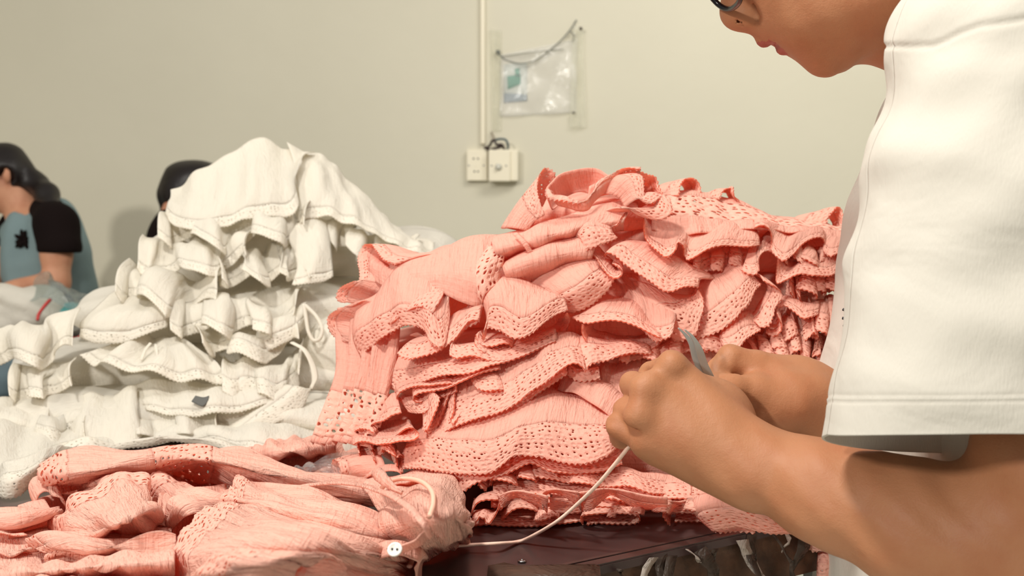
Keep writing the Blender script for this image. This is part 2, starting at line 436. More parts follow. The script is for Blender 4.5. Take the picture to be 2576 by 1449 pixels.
def sdf_mesh(prims, vox, disp=None, B=20):
    bd = [prim_bound(q) for q in prims]; pos = [x for x, q in zip(bd, prims) if q[6] == '+']
    lo = np.min([c - r for c, r in pos], axis=0) - 2 * vox; hi = np.max([c + r for c, r in pos], axis=0) + 2 * vox
    nb = np.ceil((hi - lo) / (vox * B)).astype(int); half = vox * B * 0.5 * 1.7321
    verts, keys, quads = [], [], []
    ax = np.arange(B + 1)
    gi, gj, gk = np.meshgrid(ax, ax, ax, indexing='ij'); L = np.stack([gi, gj, gk], -1).reshape(-1, 3)
    MK = 1 << 20
    def key(i, j, k): return (i * MK + j) * MK + k
    for bi in range(nb[0]):
        for bj in range(nb[1]):
            for bk in range(nb[2]):
                ctr = lo + (np.array([bi, bj, bk]) + 0.5) * B * vox
                sub = [q for q, (c, r) in zip(prims, bd) if np.linalg.norm(ctr - c) < r + half + 0.05]
                if not any(q[6] == '+' for q in sub): continue
                if abs(sdf_eval(sub, ctr[None])[0]) > half * 1.6: continue
                o = np.array([bi, bj, bk]) * B
                W_ = lo + (L + o) * vox
                d = sdf_eval(sub, W_)
                if disp is not None: d = d + disp(W_)
                d = d.reshape(B + 1, B + 1, B + 1); s = d < 0
                if s.all() or not s.any(): continue
                acc = np.zeros((B, B, B, 3)); cnt = np.zeros((B, B, B))
                for dx, dy, dz, axn in [(0, b, c, 0) for b in (0, 1) for c in (0, 1)] + [(a, 0, c, 1) for a in (0, 1) for c in (0, 1)] + [(a, b, 0, 2) for a in (0, 1) for b in (0, 1)]:
                    e = [dx, dy, dz]; f = list(e); f[axn] = 1
                    s0 = d[e[0]:e[0] + B, e[1]:e[1] + B, e[2]:e[2] + B]; s1 = d[f[0]:f[0] + B, f[1]:f[1] + B, f[2]:f[2] + B]
                    m = (s0 < 0) != (s1 < 0); t = np.where(m, s0 / np.where(m, s0 - s1, 1), 0)
                    for a in range(3):
                        v = t if a == axn else float(e[a])
                        acc[..., a] += np.where(m, v, 0)
                    cnt += m
                I = np.argwhere(cnt > 0)
                if len(I) == 0: continue
                vv = acc[I[:, 0], I[:, 1], I[:, 2]] / cnt[I[:, 0], I[:, 1], I[:, 2]][:, None] + I + o
                verts.append(lo + vv * vox); g = (I + o).astype(np.int64); keys.append(key(g[:, 0] + 1, g[:, 1] + 1, g[:, 2] + 1))
                for axn in range(3):
                    f = [0, 0, 0]; f[axn] = 1
                    a_ = s[:B, :B, :B]; b_ = s[f[0]:f[0] + B, f[1]:f[1] + B, f[2]:f[2] + B]
                    E = np.argwhere(a_ != b_)
                    if len(E) == 0: continue
                    inside = a_[E[:, 0], E[:, 1], E[:, 2]]; g = (E + o + 1).astype(np.int64)
                    u, v = [(1, 2), (2, 0), (0, 1)][axn]
                    def kk(du, dv):
                        h = g.copy(); h[:, u] -= du; h[:, v] -= dv; return key(h[:, 0], h[:, 1], h[:, 2])
                    q4 = np.stack([kk(1, 1), kk(0, 1), kk(0, 0), kk(1, 0)], 1)
                    q4[~inside] = q4[~inside][:, ::-1]; quads.append(q4)
    V = np.vstack(verts); K = np.concatenate(keys); Q = np.vstack(quads)
    od = np.argsort(K); Ks = K[od]; ix = np.searchsorted(Ks, Q); ix = np.clip(ix, 0, len(Ks) - 1)
    ok = (Ks[ix] == Q).all(1); return V[od], ix[ok]
def relax(V, Q, it=2, f=0.5):
    n = len(V); V = V.copy()
    for _ in range(it):
        acc = np.zeros_like(V); c = np.zeros(n)
        for a, b in ((0, 1), (1, 2), (2, 3), (3, 0)):
            np.add.at(acc, Q[:, a], V[Q[:, b]]); np.add.at(acc, Q[:, b], V[Q[:, a]])
            np.add.at(c, Q[:, a], 1); np.add.at(c, Q[:, b], 1)
        V += f * (acc / np.maximum(c, 1)[:, None] - V)
    return V

# ------------------------------------------------------------------ the setting
def plaster():
    t = NT('painted_plaster'); b = t.n('BsdfPrincipled'); o = t.coord('Object')
    n = t.noise(o, 0.9, 4, 0.6); c = lin((205, 200, 180)); d = lin((211, 206, 186))
    t.inp(b, 'Base Color', t.ramp(n, [(0.35, c), (0.65, d)])); b.inputs['Roughness'].default_value = 0.75
    t.inp(b, 'Normal', t.bump(t.noise(o, 18, 5), 0.12, 0.01)); return t.finish(b.outputs[0])
M_wall = plaster()
WY = 3.9
def slab(name, c, s, m): return tag(box(name, c, s, m), kind='structure')
slab('floor', (0.0, 1.2, -0.05), (5.6, 6.2, 0.1), principled('pale_floor_tiles', (196, 198, 186), 0.35, 0.05, 0.05, 3))
slab('wall_back', (0.0, WY + 0.06, 1.5), (5.6, 0.12, 3.2), M_wall)
slab('wall_left', (-2.45, 3.45, 1.5), (0.12, 1.0, 3.2), M_wall)

# cutting table: its long near edge runs away to the right
M_table = principled('brown_black_laminate', (70, 54, 52), 0.33, 0.06, 0.35, 9, bscale=8)
M_tedge = principled('worn_brown_edging', (88, 62, 44), 0.5, 0.3, 0.5, 40)
M_scrap = film('yellowed_tape', (128, 112, 100), 0.3, 0.3, 40, 0.8)
M_scrap2 = film('whitish_tape', (214, 202, 190), 0.55, 0.3, 60, 0.8)
tbl = thing('cutting_table', (0.2, 1.6, 0.0), 'large dark brown cutting table with a worn taped edge, under the clothes piles', 'table')
ea = np.array(T(1400, 1449)[:2]); eb = np.array(T(1850, 1350)[:2]); ed = (eb - ea) / np.linalg.norm(eb - ea)
en = np.array([ed[1], -ed[0]])                           # towards the man
A0 = ea - ed * 1.1; A1 = ea + ed * 0.36
def prism(name, poly, z0, z1, mat, parent):
    n = len(poly); v = [(x, y, z0) for x, y in poly] + [(x, y, z1) for x, y in poly]
    f = [tuple(range(n))[::-1], tuple(range(n, 2 * n))] + [(i, (i + 1) % n, n + (i + 1) % n, n + i) for i in range(n)]
    return mesh_obj(name, v, f, mat, parent, smooth=False)
bk = [(A1[0] + 0.12, 2.75), (-2.0 if False else -1.55, 2.75), (-1.55, A0[1] + 0.1)]
prism('table_top', [tuple(A0), tuple(A1), bk[0], bk[1], bk[2]], TZ - 0.006, TZ, M_table, tbl)
prism('table_core', [tuple(A0 - en * 0.004), tuple(A1 - en * 0.004), bk[0], bk[1], bk[2]], TZ - 0.046, TZ - 0.006, M_tedge, tbl)
for s_, wd in ((0.0, 0.010), (0.0125, 0.004)):
    p0 = A0 - en * (s_ + 0.001); p1 = A1 - en * (s_ + 0.001); q0 = p0 - en * wd; q1 = p1 - en * wd
    prism('edge_strip', [tuple(p0), tuple(p1), tuple(q1), tuple(q0)], TZ + 0.0001, TZ + 0.0014, principled('dark_edge_tape', (74, 58, 54), 0.3, 0.1, 0.2, 30), tbl)
M_leg = principled('dark_steel', (40, 38, 38), 0.4)
for x, y in ((A1[0] - 0.02, A1[1] + 0.08), (A1[0] + 0.04, 2.6), (-1.45, 2.6), (-0.75, 0.72)):
    box('leg', (x, y, (TZ - 0.046) / 2), (0.05, 0.05, TZ - 0.046), M_leg, tbl, 0.003)
# torn tape on the edge of the table
rr = random.Random(4)
for i in range(20):
    s = 0.03 + i * 0.0165 + rr.uniform(-.012, .012) + rr.uniform(-.006, .006); c = ea + ed * s + en * 0.0025
    hgt = rr.uniform(0.008, 0.048); wd = rr.uniform(0.003, 0.014); tl = rr.uniform(-1.1, 1.1)
    V = []; nn = 7
    for j in range(nn):
        t = j / (nn - 1)
        for sd in (-1, 1):
            wj = wd * 0.5 * sd * (1 - 0.5 * t * t + rr.uniform(-.25, .25))
            q = c + ed * (wj + tl * hgt * t * 0.7) + en * (0.004 * math.sin(t * 5 + i) + 0.012 * t * rr.uniform(.3, 1))
            V.append((q[0], q[1], TZ - 0.002 - hgt * t + rr.uniform(-.002, .002)))
    o = mesh_obj('torn_tape', V, [(2 * j, 2 * j + 1, 2 * j + 3, 2 * j + 2) for j in range(nn - 1)], M_scrap if i % 3 else M_scrap2, tbl)
    m = o.modifiers.new('t', 'SOLIDIFY'); m.thickness = 0.0005
# flat tape on the table top near the viewer, and a screw
V = [T(x, y, 0.0012) for x, y in ((1225, 1449), (1228, 1424), (1268, 1416), (1300, 1423), (1495, 1420), (1509, 1424), (1512, 1460), (1225, 1470))]
tp = mesh_obj('packing_tape', V, [tuple(range(8))], film('brown_packing_tape', (150, 120, 104), 0.28, 0.18, 30, 0.5), None)
m = tp.modifiers.new('t', 'SOLIDIFY'); m.thickness = 0.0004
tag(tp, 'piece of clear brown packing tape stuck flat on the bare table top', 'tape')
sx = T(1313, 1413, 0.0005)
def lathe(name, prof, c, mat, parent=None, n=28, axis='z'):
    V = []
    for r, z in prof:
        for k in range(n):
            a = 2 * math.pi * k / n; p = (r * math.cos(a), r * math.sin(a), z)
            if axis == 'y': p = (p[0], -p[2], p[1])
            V.append((c[0] + p[0], c[1] + p[1], c[2] + p[2]))
    m = len(prof); Fc = [(i * n + k, i * n + (k + 1) % n, (i + 1) * n + (k + 1) % n, (i + 1) * n + k) for i in range(m - 1) for k in range(n)]
    Fc += [tuple(range(n))[::-1], tuple((m - 1) * n + k for k in range(n))]
    return mesh_obj(name, V, Fc, mat, parent)
M_steel = principled('brushed_steel', (150, 150, 148), 0.28, metal=1.0)
lathe('screw_head', [(0.0032, 0), (0.0034, 0.0006), (0.0026, 0.0013), (0.001, 0.0015), (0.0006, 0.0009)], sx, M_steel, tbl)
# ------------------------------------------------------------------ things on the back wall
M_pvc = principled('white_plastic', (236, 228, 204), 0.4)
M_dark = principled('dark_hole', (26, 26, 28), 0.6)
def W(px, py, off=0.0): return P(px, py, WY - off)
cd = thing('cable_conduit', W(1216, 180), 'narrow white cable conduit running down the wall to the sockets', 'conduit')
x0 = W(1209, 0)[0]; x1 = W(1220, 0)[0]; zt = 2.3; zb = W(1216, 362)[2]
box('channel', ((x0 + x1) / 2, WY - 0.007, (zt + zb) / 2), (x1 - x0, 0.014, zt - zb), M_pvc, cd, 0.001)
box('cover_lip', ((x0 + x1) / 2, WY - 0.0155, (zt + zb) / 2), ((x1 - x0) * 0.7, 0.003, zt - zb), M_pvc, cd, 0.0008)
sk = thing('wall_socket', W(1200, 417), 'white wall socket plate with round pin holes, left of the dimmer box', 'socket')
def plate(parent, xl, xr, yt, yb, d):
    a = W(xl, yt); b = W(xr, yb)
    return box('face_plate', ((a[0] + b[0]) / 2, WY - d / 2, (a[2] + b[2]) / 2), (b[0] - a[0], d, a[2] - b[2]), M_pvc, parent, 0.002)
plate(sk, 1175, 1226, 378, 455, 0.022)
for px, py in ((1192, 400), (1203, 400), (1194, 432), (1203, 432), (1198, 418)):
    lathe('pin_hole', [(0.003, 0), (0.003, 0.0012), (0.0022, 0.0012)], (W(px, py)[0], WY - 0.0215, W(px, py)[2]), M_dark if py != 418 else M_pvc, sk, 14, 'y')
for px in (1180, 1217):
    lathe('screw', [(0.0028, 0), (0.0028, 0.0015), (0.001, 0.002)], (W(px, 417)[0], WY - 0.0215, W(px, 417)[2]), M_steel, sk, 14, 'y')
dm = thing('dimmer_box', W(1262, 417), 'white surface box with a round knob, right of the wall socket', 'switch')
a = W(1228, 378); b = W(1303, 456)
box('back_box', ((a[0] + b[0]) / 2 + 0.002, WY - 0.021, (a[2] + b[2]) / 2), (b[0] - a[0] - 0.004, 0.042, a[2] - b[2]), M_pvc, dm, 0.003)
a = P(1229, 378, WY - 0.05); b = P(1284, 456, WY - 0.05)
box('face_plate', ((a[0] + b[0]) / 2, WY - 0.046, (a[2] + b[2]) / 2), (b[0] - a[0], 0.010, a[2] - b[2]), M_pvc, dm, 0.003)
kc = P(1254, 420, WY - 0.05)
lathe('knob', [(0.012, 0), (0.012, 0.003), (0.008, 0.006), (0.0075, 0.014), (0.006, 0.015)], (kc[0], WY - 0.0505, kc[2]), principled('grey_white_plastic', (206, 204, 190), 0.35), dm, 24, 'y')
for px in (1237, 1273):
    q = P(px, 417, WY - 0.05); lathe('screw', [(0.0028, 0), (0.0028, 0.0015), (0.001, 0.002)], (q[0], WY - 0.0505, q[2]), M_steel, dm, 14, 'y')
M_cable = principled('dark_cable', (52, 34, 32), 0.45); M_blue = principled('blue_grey_cable', (62, 84, 92), 0.45)
def wpts(l): return [P(x, y, WY - o * 0.01) for x, y, o in l]
cb = thing('loose_cables', W(1245, 362), 'short dark loops of cable coming out above the socket boxes', 'cable')
tube('dark_wire', wpts([(1222, 372, 1), (1232, 366, 3), (1241, 352, 4), (1250, 364, 4.5), (1262, 364, 5), (1270, 378, 3)]), 0.0042, M_cable, cb)
tube('blue_wire', wpts([(1240, 354, 3), (1256, 350, 5), (1272, 352, 5), (1278, 366, 4.6), (1276, 378, 3)]), 0.0038, M_blue, cb)
tube('dark_wire', wpts([(1218, 370, 2), (1230, 376, 3), (1245, 374, 4), (1262, 368, 4)]), 0.0045, M_cable, cb)
tube('paper_tail', wpts([(1236, 332, 0.6), (1240, 342, 1.2), (1243, 352, 2)]), 0.003, principled('bare_wire_end', (150, 138, 118), 0.5), cb)

# plastic wallet with a picture, string and tape
pw = thing('plastic_wallet', W(1355, 200), 'clear plastic wallet with a small green picture taped to the wall', 'wallet')
def wall_sheet(name, poly, off, mat, parent, nx=24, ny=16, wob=0.0, seed=3):
    tl, tr, br, bl = [np.array(W(*p)) for p in poly]; r = np.random.RandomState(seed); V = []
    for j in range(ny + 1):
        for i in range(nx + 1):
            u, v = i / nx, j / ny
            q = (tl * (1 - u) + tr * u) * (1 - v) + (bl * (1 - u) + br * u) * v
            V.append((q[0], WY - off - wob * abs(math.sin(u * 7 + v * 3 + seed) * math.sin(v * 5 - u * 4 + seed)), q[2]))
    Q = grid_faces(ny + 1, nx + 1); o = mesh_obj(name, V, Q, mat, parent)
    m = o.modifiers.new('t', 'SOLIDIFY'); m.thickness = 0.0006; m.offset = 1
    return o
wall_sheet('clear_sheet', ((1260, 138), (1452, 98), (1449, 284), (1257, 294)), 0.006, film('cloudy_wallet_film', (255, 255, 255), 0.13, 0.12, 22, 0.6), pw, wob=0.012)
card = wall_sheet('picture_card', ((1268, 163), (1326, 157), (1326, 254), (1267, 259)), 0.003, principled('pale_card', (196, 200, 188), 0.5), pw, 6, 6)
wall_sheet('green_print', ((1276, 192), (1309, 188), (1310, 212), (1277, 226)), 0.0042, principled('green_print_ink', (38, 140, 108), 0.5), card, 4, 4)
wall_sheet('green_print', ((1294, 174), (1307, 172), (1308, 192), (1297, 193)), 0.0042, principled('green_print_ink', (38, 140, 108), 0.5), card, 4, 4)
wall_sheet('grey_print', ((1268, 234), (1326, 238), (1326, 254), (1267, 259)), 0.0042, principled('blue_grey_print_ink', (138, 152, 156), 0.5), card, 4, 4)
M_str = principled('grey_string', (120, 122, 114), 0.8)
tube('string', wpts([(1252, 134, 1.5), (1272, 150, 2.2), (1310, 160, 2.4), (1350, 150, 2.2), (1400, 112, 2), (1432, 78, 1.5), (1450, 50, .6)]), 0.0022, M_str, pw)
tube('string', wpts([(1262, 142, 1.2), (1320, 134, 2.0), (1372, 128, 2.0), (1418, 124, 1.6)]), 0.0014, M_str, pw)
tube('string', wpts([(1432, 78, 1.5), (1443, 88, 2.2), (1441, 106, 2.2)]), 0.0018, M_str, pw)
M_tape = film('clear_tape', (255, 255, 252), 0.08, 0.10, 70, 0.7)
wall_sheet('tape_strip', ((1232, 74), (1262, 78), (1262, 330), (1238, 330)), 0.004, M_tape, pw, 12, 60, 0.008, 5)
wall_sheet('tape_strip', ((1441, 66), (1468, 70), (1474, 322), (1432, 322)), 0.0135, M_tape, pw, 12, 60, 0.010, 8)
lathe('pin', [(0.004, 0), (0.004, 0.004), (0.001, 0.005)], W(1443, 284, 0.02), M_cable, pw, 12, 'y')
lathe('pin', [(0.006, 0), (0.005, 0.005), (0.001, 0.006)], W(1461, 72, 0.026), M_cable, pw, 12, 'y')
lathe('pin', [(0.008, 0), (0.006, 0.006), (0.001, 0.007)], W(1253, 131, 0.014), M_str, pw, 12, 'y')

# ------------------------------------------------------------------ the woman working at the far left
WYp = 3.3
def Q_(x, y, dy=0.0): return P(x, y, WYp + dy)
M_skin_f = skin('skin_background', (206, 150, 118), (180, 112, 84), 0.0)
M_hair = principled('black_hair', (22, 14, 12), 0.45, 0.4, bscale=120)
wp = thing('person', (P(60, 700, WYp)[0], WYp, 0.0), 'dark-haired woman in a grey-blue and black raglan T-shirt, head bowed, far left', 'person')
body = [
    ell(Q_(-22, 455), (0.072, 0.070, 0.092), 0.02), ell(Q_(-18, 492, -.005), (0.058, 0.056, 0.042), 0.02),
    ell(Q_(2, 508), (0.026, 0.038, 0.020), 0.02), cone(Q_(-70, 468), Q_(-62, 482), 0.012, 0.009, 0.01),
    ell(Q_(17, 441, -0.066), (0.013, 0.008, 0.022), 0.004),
    cone(Q_(30, 475, 0.0), Q_(84, 552, .0), 0.050, 0.052, 0.03),
    cone(Q_(48, 582, .10), Q_(130, 572, -.09), 0.045, 0.045, 0.04),
    cone(Q_(100, 600, .0), Q_(130, 740, .03), 0.09, 0.11, 0.05), cone(Q_(130, 740, .03), (P(130, 740, WYp)[0], WYp + .03, 0.48), 0.11, 0.14, 0.05),
    cone(Q_(138, 562, -.12), Q_(142, 640, -.15), 0.042, 0.040, 0.02), cone(Q_(142, 640, -.15), Q_(142, 712, -.16), 0.040, 0.035, 0.02),
    cone(Q_(142, 712, -.16), Q_(40, 726, -.26), 0.035, 0.026, 0.02), ell(Q_(22, 728, -.27), (0.04, 0.03, 0.018), 0.01),
    cone(Q_(38, 582, .14), Q_(22, 620, .13), 0.040, 0.036, 0.02), cone(Q_(22, 620, .13), Q_(6, 706, .0), 0.036, 0.032, 0.02),
    cone(Q_(6, 706, .0), Q_(-40, 724, -.15), 0.030, 0.025, 0.02), ell(Q_(-55, 724, -.2), (0.04, 0.03, 0.02), 0.01)]
for s in (-1, 1):
    body += [cone((P(130, 740, WYp)[0], WYp + s * .09, 0.46), (P(130, 740, WYp)[0] - .38, WYp + s * .1, 0.46), 0.08, 0.06, 0.03),
             cone((P(130, 740, WYp)[0] - .38, WYp + s * .1, 0.46), (P(130, 740, WYp)[0] - .36, WYp + s * .1, 0.05), 0.055, 0.035, 0.02),
             cone((P(130, 740, WYp)[0] - .36, WYp + s * .1, 0.04), (P(130, 740, WYp)[0] - .5, WYp + s * .1, 0.03), 0.04, 0.03, 0.02)]
V, Qd = sdf_mesh(body, 0.007); fast_mesh('body', relax(V, Qd, 2), Qd, M_skin_f, wp)
hair = [ell(Q_(-6, 425, .0), (0.088, 0.082, 0.072), 0.02), ell(Q_(30, 435, -.01), (0.05, 0.068, 0.055), 0.02),
        cone(Q_(20, 405, .0), Q_(66, 452, 0.0), 0.05, 0.028, 0.02), cone(Q_(58, 442, 0), Q_(96, 466, -.01), 0.036, 0.030, 0.02), 
        cone(Q_(88, 458, -.01), Q_(118, 490, -.05), 0.028, 0.032, 0.02), cone(Q_(118, 490, -.05), Q_(142, 556, -.14), 0.032, 0.014, 0.02),
        ell(Q_(-14, 478, -.02), (0.066, 0.062, 0.060), 0.012, '-'), ell(Q_(12, 446, -.075), (0.024, 0.03, 0.028), 0.006, '-')]
V, Qd = sdf_mesh(hair, 0.005); fast_mesh('hair', relax(V, Qd, 2), Qd, M_hair, wp)
M_tee = principled('grey_blue_jersey', (128, 148, 150), 0.9, 0.2, 0.08, 8, spec=0.1)
M_blk = principled('black_jersey', (24, 16, 15), 0.9, spec=0.1)
foldn = lambda p: 0.006 * np.sin(p[:, 0] * 60 + p[:, 2] * 14 + 2 * np.sin(p[:, 2] * 9))
tee = [cone(Q_(55, 588, .09), Q_(128, 578, -.07), 0.058, 0.062, 0.04), cone(Q_(96, 600, .0), Q_(112, 660, .0), 0.098, 0.112, 0.05),
       cone(Q_(112, 660, .0), Q_(124, 750, .02), 0.112, 0.132, 0.05), ell(Q_(150, 615, .03), (0.075, 0.11, 0.13), 0.04),
       ell(Q_(70, 516, .0), (0.058, 0.070, 0.038), 0.012, '-'), cone(Q_(124, 750, .02), (P(124, 750, WYp)[0], WYp + .02, 0.55), 0.132, 0.15, 0.04)]
V, Qd = sdf_mesh(tee, 0.006, foldn); shirt = fast_mesh('t_shirt', relax(V, Qd, 1), Qd, M_tee, wp)
slv = [cone(Q_(120, 535, -.045), Q_(142, 566, -.12), 0.050, 0.056, 0.03), cone(Q_(142, 566, -.12), Q_(150, 622, -.145), 0.056, 0.060, 0.03),
       ell(Q_(146, 672, -.15), (0.11, 0.11, 0.045), 0.008, '-')]
V, Qd = sdf_mesh(slv, 0.005); fast_mesh('raglan_sleeve', relax(V, Qd, 1), Qd, M_blk, shirt)
slv = [cone(Q_(44, 572, .13), Q_(26, 606, .13), 0.054, 0.056, 0.03), ell(Q_(18, 655, .12), (0.09, 0.09, 0.042), 0.008, '-')]
V, Qd = sdf_mesh(slv, 0.005); fast_mesh('raglan_sleeve', relax(V, Qd, 1), Qd, M_blk, shirt)
for a0, l0 in ((200, 20), (225, 26), (250, 22), (150, 24), (100, 26), (75, 24), (300, 30), (330, 18), (20, 16)):
    an = math.radians(a0); c = (58, 603)
    p0 = c; p1 = (c[0] + math.cos(an) * l0, c[1] - math.sin(an) * l0)
    yy = WYp - 0.118
    tube('leaf_print', [P(p0[0], p0[1], yy), P((p0[0] + p1[0]) / 2, (p0[1] + p1[1]) / 2, yy - .002), P(p1[0], p1[1], yy + 0.004)], 0.0045, M_blk, shirt, 6, taper=lambda t: 0.4 + math.sin(t * 3.0))

# the worker hidden behind the white pile
hp = thing('person', (P(480, 500, 3.1)[0], 3.1, 0.0), 'dark-haired person almost hidden behind the pile of white clothes', 'person')
def H_(x, y, dy=0.0): return P(x, y, 3.1 + dy)
V, Qd = sdf_mesh([ell(H_(485, 492), (0.07, 0.075, 0.095), .02), cone(H_(490, 540), H_(500, 590), .05, .05, .03), cone(H_(500, 610, -.12), H_(500, 610, .14), .08, .08, .05),
    cone(H_(500, 620), (H_(500, 620)[0], 3.1, .5), .13, .16, .05)] + [cone((H_(500, 620)[0], 3.1 + s * .1, .48), (H_(500, 620)[0] - .02, 3.1 + s * .12, .04), .08, .045, .04) for s in (-1, 1)], 0.009)
fast_mesh('body', relax(V, Qd, 2), Qd, M_skin_f, hp)
V, Qd = sdf_mesh([ell(H_(478, 482), (0.078, 0.082, 0.075), .02), cone(H_(425, 480), H_(418, 560), .018, .020, .02), cone(H_(455, 455), H_(425, 490), .05, .03, .02), ell(H_(500, 450), (.07, .08, .05), .02)], 0.006)
fast_mesh('hair', relax(V, Qd, 1), Qd, M_hair, hp)
V, Qd = sdf_mesh([cone(H_(500, 612, -.12), H_(500, 612, .14), .09, .09, .05), cone(H_(500, 622), (H_(500, 622)[0], 3.1, .6), .14, .17, .05)], 0.009)
fast_mesh('t_shirt', relax(V, Qd, 1), Qd, M_blk, hp)
# ------------------------------------------------------------------ the man trimming threads
mp = thing('person', (0.42, 0.86, 0.0), 'man in an oversized white T-shirt and glasses, bent over the pink pile trimming threads', 'person')
M_skin = skin('tanned_skin', (182, 126, 90), (170, 104, 70), 0.10)
def J(x, y, Y): return P(x, y, Y)
B_ = []
# head (bowed, facing left)
FY = 0.86
def Hd(x, y, dy=0.0): return P(x, y, FY + dy)
def LH(u, f, dy=0.0):                                    # u up the face from under the nose, f forward out of it (metres)
    k = 3328.0
    return Hd(1890 - .643 * u * k - .766 * f * k, 66 - .766 * u * k + .643 * f * k, dy)
hr = np.array([[-.643, 0, -.766], [0, 1, 0], [.766, 0, -.643]]).T            # columns: forward-ish axes of the bowed head
def lell(u, f, dy, ru, rw, rf, k=.02, op='+'):
    U3 = np.array((-.643, 0, .766)); F3 = np.array((-.766, 0, -.643)); R = np.stack([U3, np.array((0, 1., 0)), F3], 1)
    return ell(LH(u, f, dy), (ru, rw, rf), k, op, rot=R)
head = [lell(.100, -.098, 0, .098, .077, .094, .03), lell(.035, -.052, 0, .062, .054, .044, .025), lell(.085, -.045, 0, .045, .058, .046, .025),
        lell(-.022, -.044, 0, .036, .040, .034, .02),
        cone(Hd(2066, 146, -.007), Hd(2066, 146, .007), 0.0120, 0.0120, 0.008), cone(Hd(2066, 112, -.006), Hd(2066, 112, .006), 0.0150, 0.0150, 0.008),
        cone(Hd(2092, 118, -.014), Hd(2215, -25, -.050), 0.015, 0.020, 0.016), cone(Hd(2092, 118, .014), Hd(2215, -25, .050), 0.015, 0.020, 0.016),
        cone(Hd(2215, -25, -.050), Hd(2165, -230, -.060), 0.020, 0.022, 0.03), cone(Hd(2215, -25, .050), Hd(2165, -230, .060), 0.020, 0.022, 0.03),
        ell(Hd(2125, 20, 0), (0.036, 0.050, 0.030), 0.03),
        ell(Hd(2050, -40, -.026), (0.040, 0.030, 0.046), 0.025), ell(Hd(2050, -40, .026), (0.040, 0.030, 0.046), 0.025),
        ell(Hd(1968, 56, 0), (0.0175, 0.024, 0.0155), 0.006), ell(Hd(2012, 80, 0), (0.0130, 0.024, 0.0130), 0.006),
        ell(Hd(1920, 60, 0), (0.0075, 0.012, 0.0090), 0.006), ell(Hd(1935, 20, -.012), (0.012, 0.014, 0.020), 0.012), ell(Hd(1935, 20, .012), (0.012, 0.014, 0.020), 0.012),
        cone(Hd(1938, 86, -.010), Hd(1924, 96, 0), 0.0054, 0.0064, 0.002), cone(Hd(1938, 86, .010), Hd(1924, 96, 0), 0.0054, 0.0064, 0.002),
        cone(Hd(1958, 80, -.0175), Hd(1938, 88, -.010), 0.0028, 0.0052, 0.003), cone(Hd(1958, 80, .0175), Hd(1938, 88, .010), 0.0028, 0.0052, 0.003),
        cone(Hd(1980, 106, -.009), Hd(1973, 117, 0), 0.0056, 0.0064, 0.002), cone(Hd(1980, 106, .009), Hd(1973, 117, 0), 0.0056, 0.0064, 0.002),
        cone(Hd(1978, 92, -.016), Hd(1982, 108, -.009), 0.0034, 0.0052, 0.003), cone(Hd(1978, 92, .016), Hd(1982, 108, .009), 0.0034, 0.0052, 0.003),
        ell(Hd(1855, 34), (0.0105, 0.0115, 0.0105), 0.005), cone(Hd(1862, 20), Hd(1836, -110), 0.0085, 0.0050, 0.012), cone(Hd(1885, 15), Hd(1880, -90), 0.011, 0.012, 0.02),
        ell(Hd(1882, 38, -.0115), (0.0090, 0.0060, 0.0085), 0.0035), ell(Hd(1882, 38, .0115), (0.0090, 0.0060, 0.0085), 0.0035),
        ell(Hd(1902, 30), (0.011, 0.015, 0.012), 0.010),
        lell(.068, -.006, 0, .012, .045, .014, .015),
        lell(.052, -.004, -.033, .013, .015, .013, .008, '-'), lell(.052, -.004, .033, .013, .015, .013, .008, '-'),
        lell(.0595, -.011, -.032, .0075, .0165, .010, .004), lell(.0595, -.011, .032, .0075, .0165, .010, .004), lell(.0425, -.012, -.032, .005, .015, .008, .004), lell(.0425, -.012, .032, .005, .015, .008, .004),
        ell(Hd(1865, 51, -.0105), (0.0046, 0.0038, 0.0030), 0.0012, '-'), ell(Hd(1865, 51, .0105), (0.0046, 0.0038, 0.0030), 0.0012, '-'),
        cone(Hd(1951, 113, -.010), Hd(1962, 82, -.021), 0.0012, 0.0014, 0.0025, '-'), cone(Hd(1950, 116, 0), Hd(1951, 113, -.010), 0.0012, 0.0012, 0.0025, '-'),
        cone(Hd(1901, 4, -.0225), Hd(1904, 42, -.0215), 0.0016, 0.0014, 0.005, '-'),
        ell(Hd(2235, -190, -.080), (0.013, 0.010, 0.030), 0.004), ell(Hd(2235, -190, .080), (0.013, 0.010, 0.030), 0.004)]
neck = [cone(Hd(2190, -140, 0), Hd(2345, -30, .005), 0.055, 0.060, 0.02), cone(Hd(2345, -30, .005), Hd(2500, 40, .005), 0.062, 0.075, 0.03)]
# torso, seated
tor = [cone((0.46, 0.70, 1.17), (0.46, 1.02, 1.17), 0.075, 0.075, 0.05), cone((0.43, 0.86, 1.10), (0.42, 0.86, 0.80), 0.115, 0.115, 0.06),
       cone((0.43, 0.80, 0.98), (0.44, 0.93, 0.98), 0.12, 0.12, 0.05), cone((0.43, 0.80, 0.62), (0.43, 0.94, 0.62), 0.125, 0.125, 0.05)]
for s, yy in ((-1, 0.76), (1, 0.97)):
    tor += [cone((0.43, yy, 0.58), (0.06 + (0.12 if s > 0 else 0), yy + (0.0 if s < 0 else .02), 0.56), 0.085, 0.062, 0.04),
            cone((0.06 + (0.12 if s > 0 else 0), yy, 0.55), (0.12 + (0.12 if s > 0 else 0), yy, 0.09), 0.055, 0.038, 0.03),
            cone((0.13 + (0.12 if s > 0 else 0), yy, 0.05), (-.03 + (0.12 if s > 0 else 0), yy, 0.035), 0.038, 0.03, 0.02)]
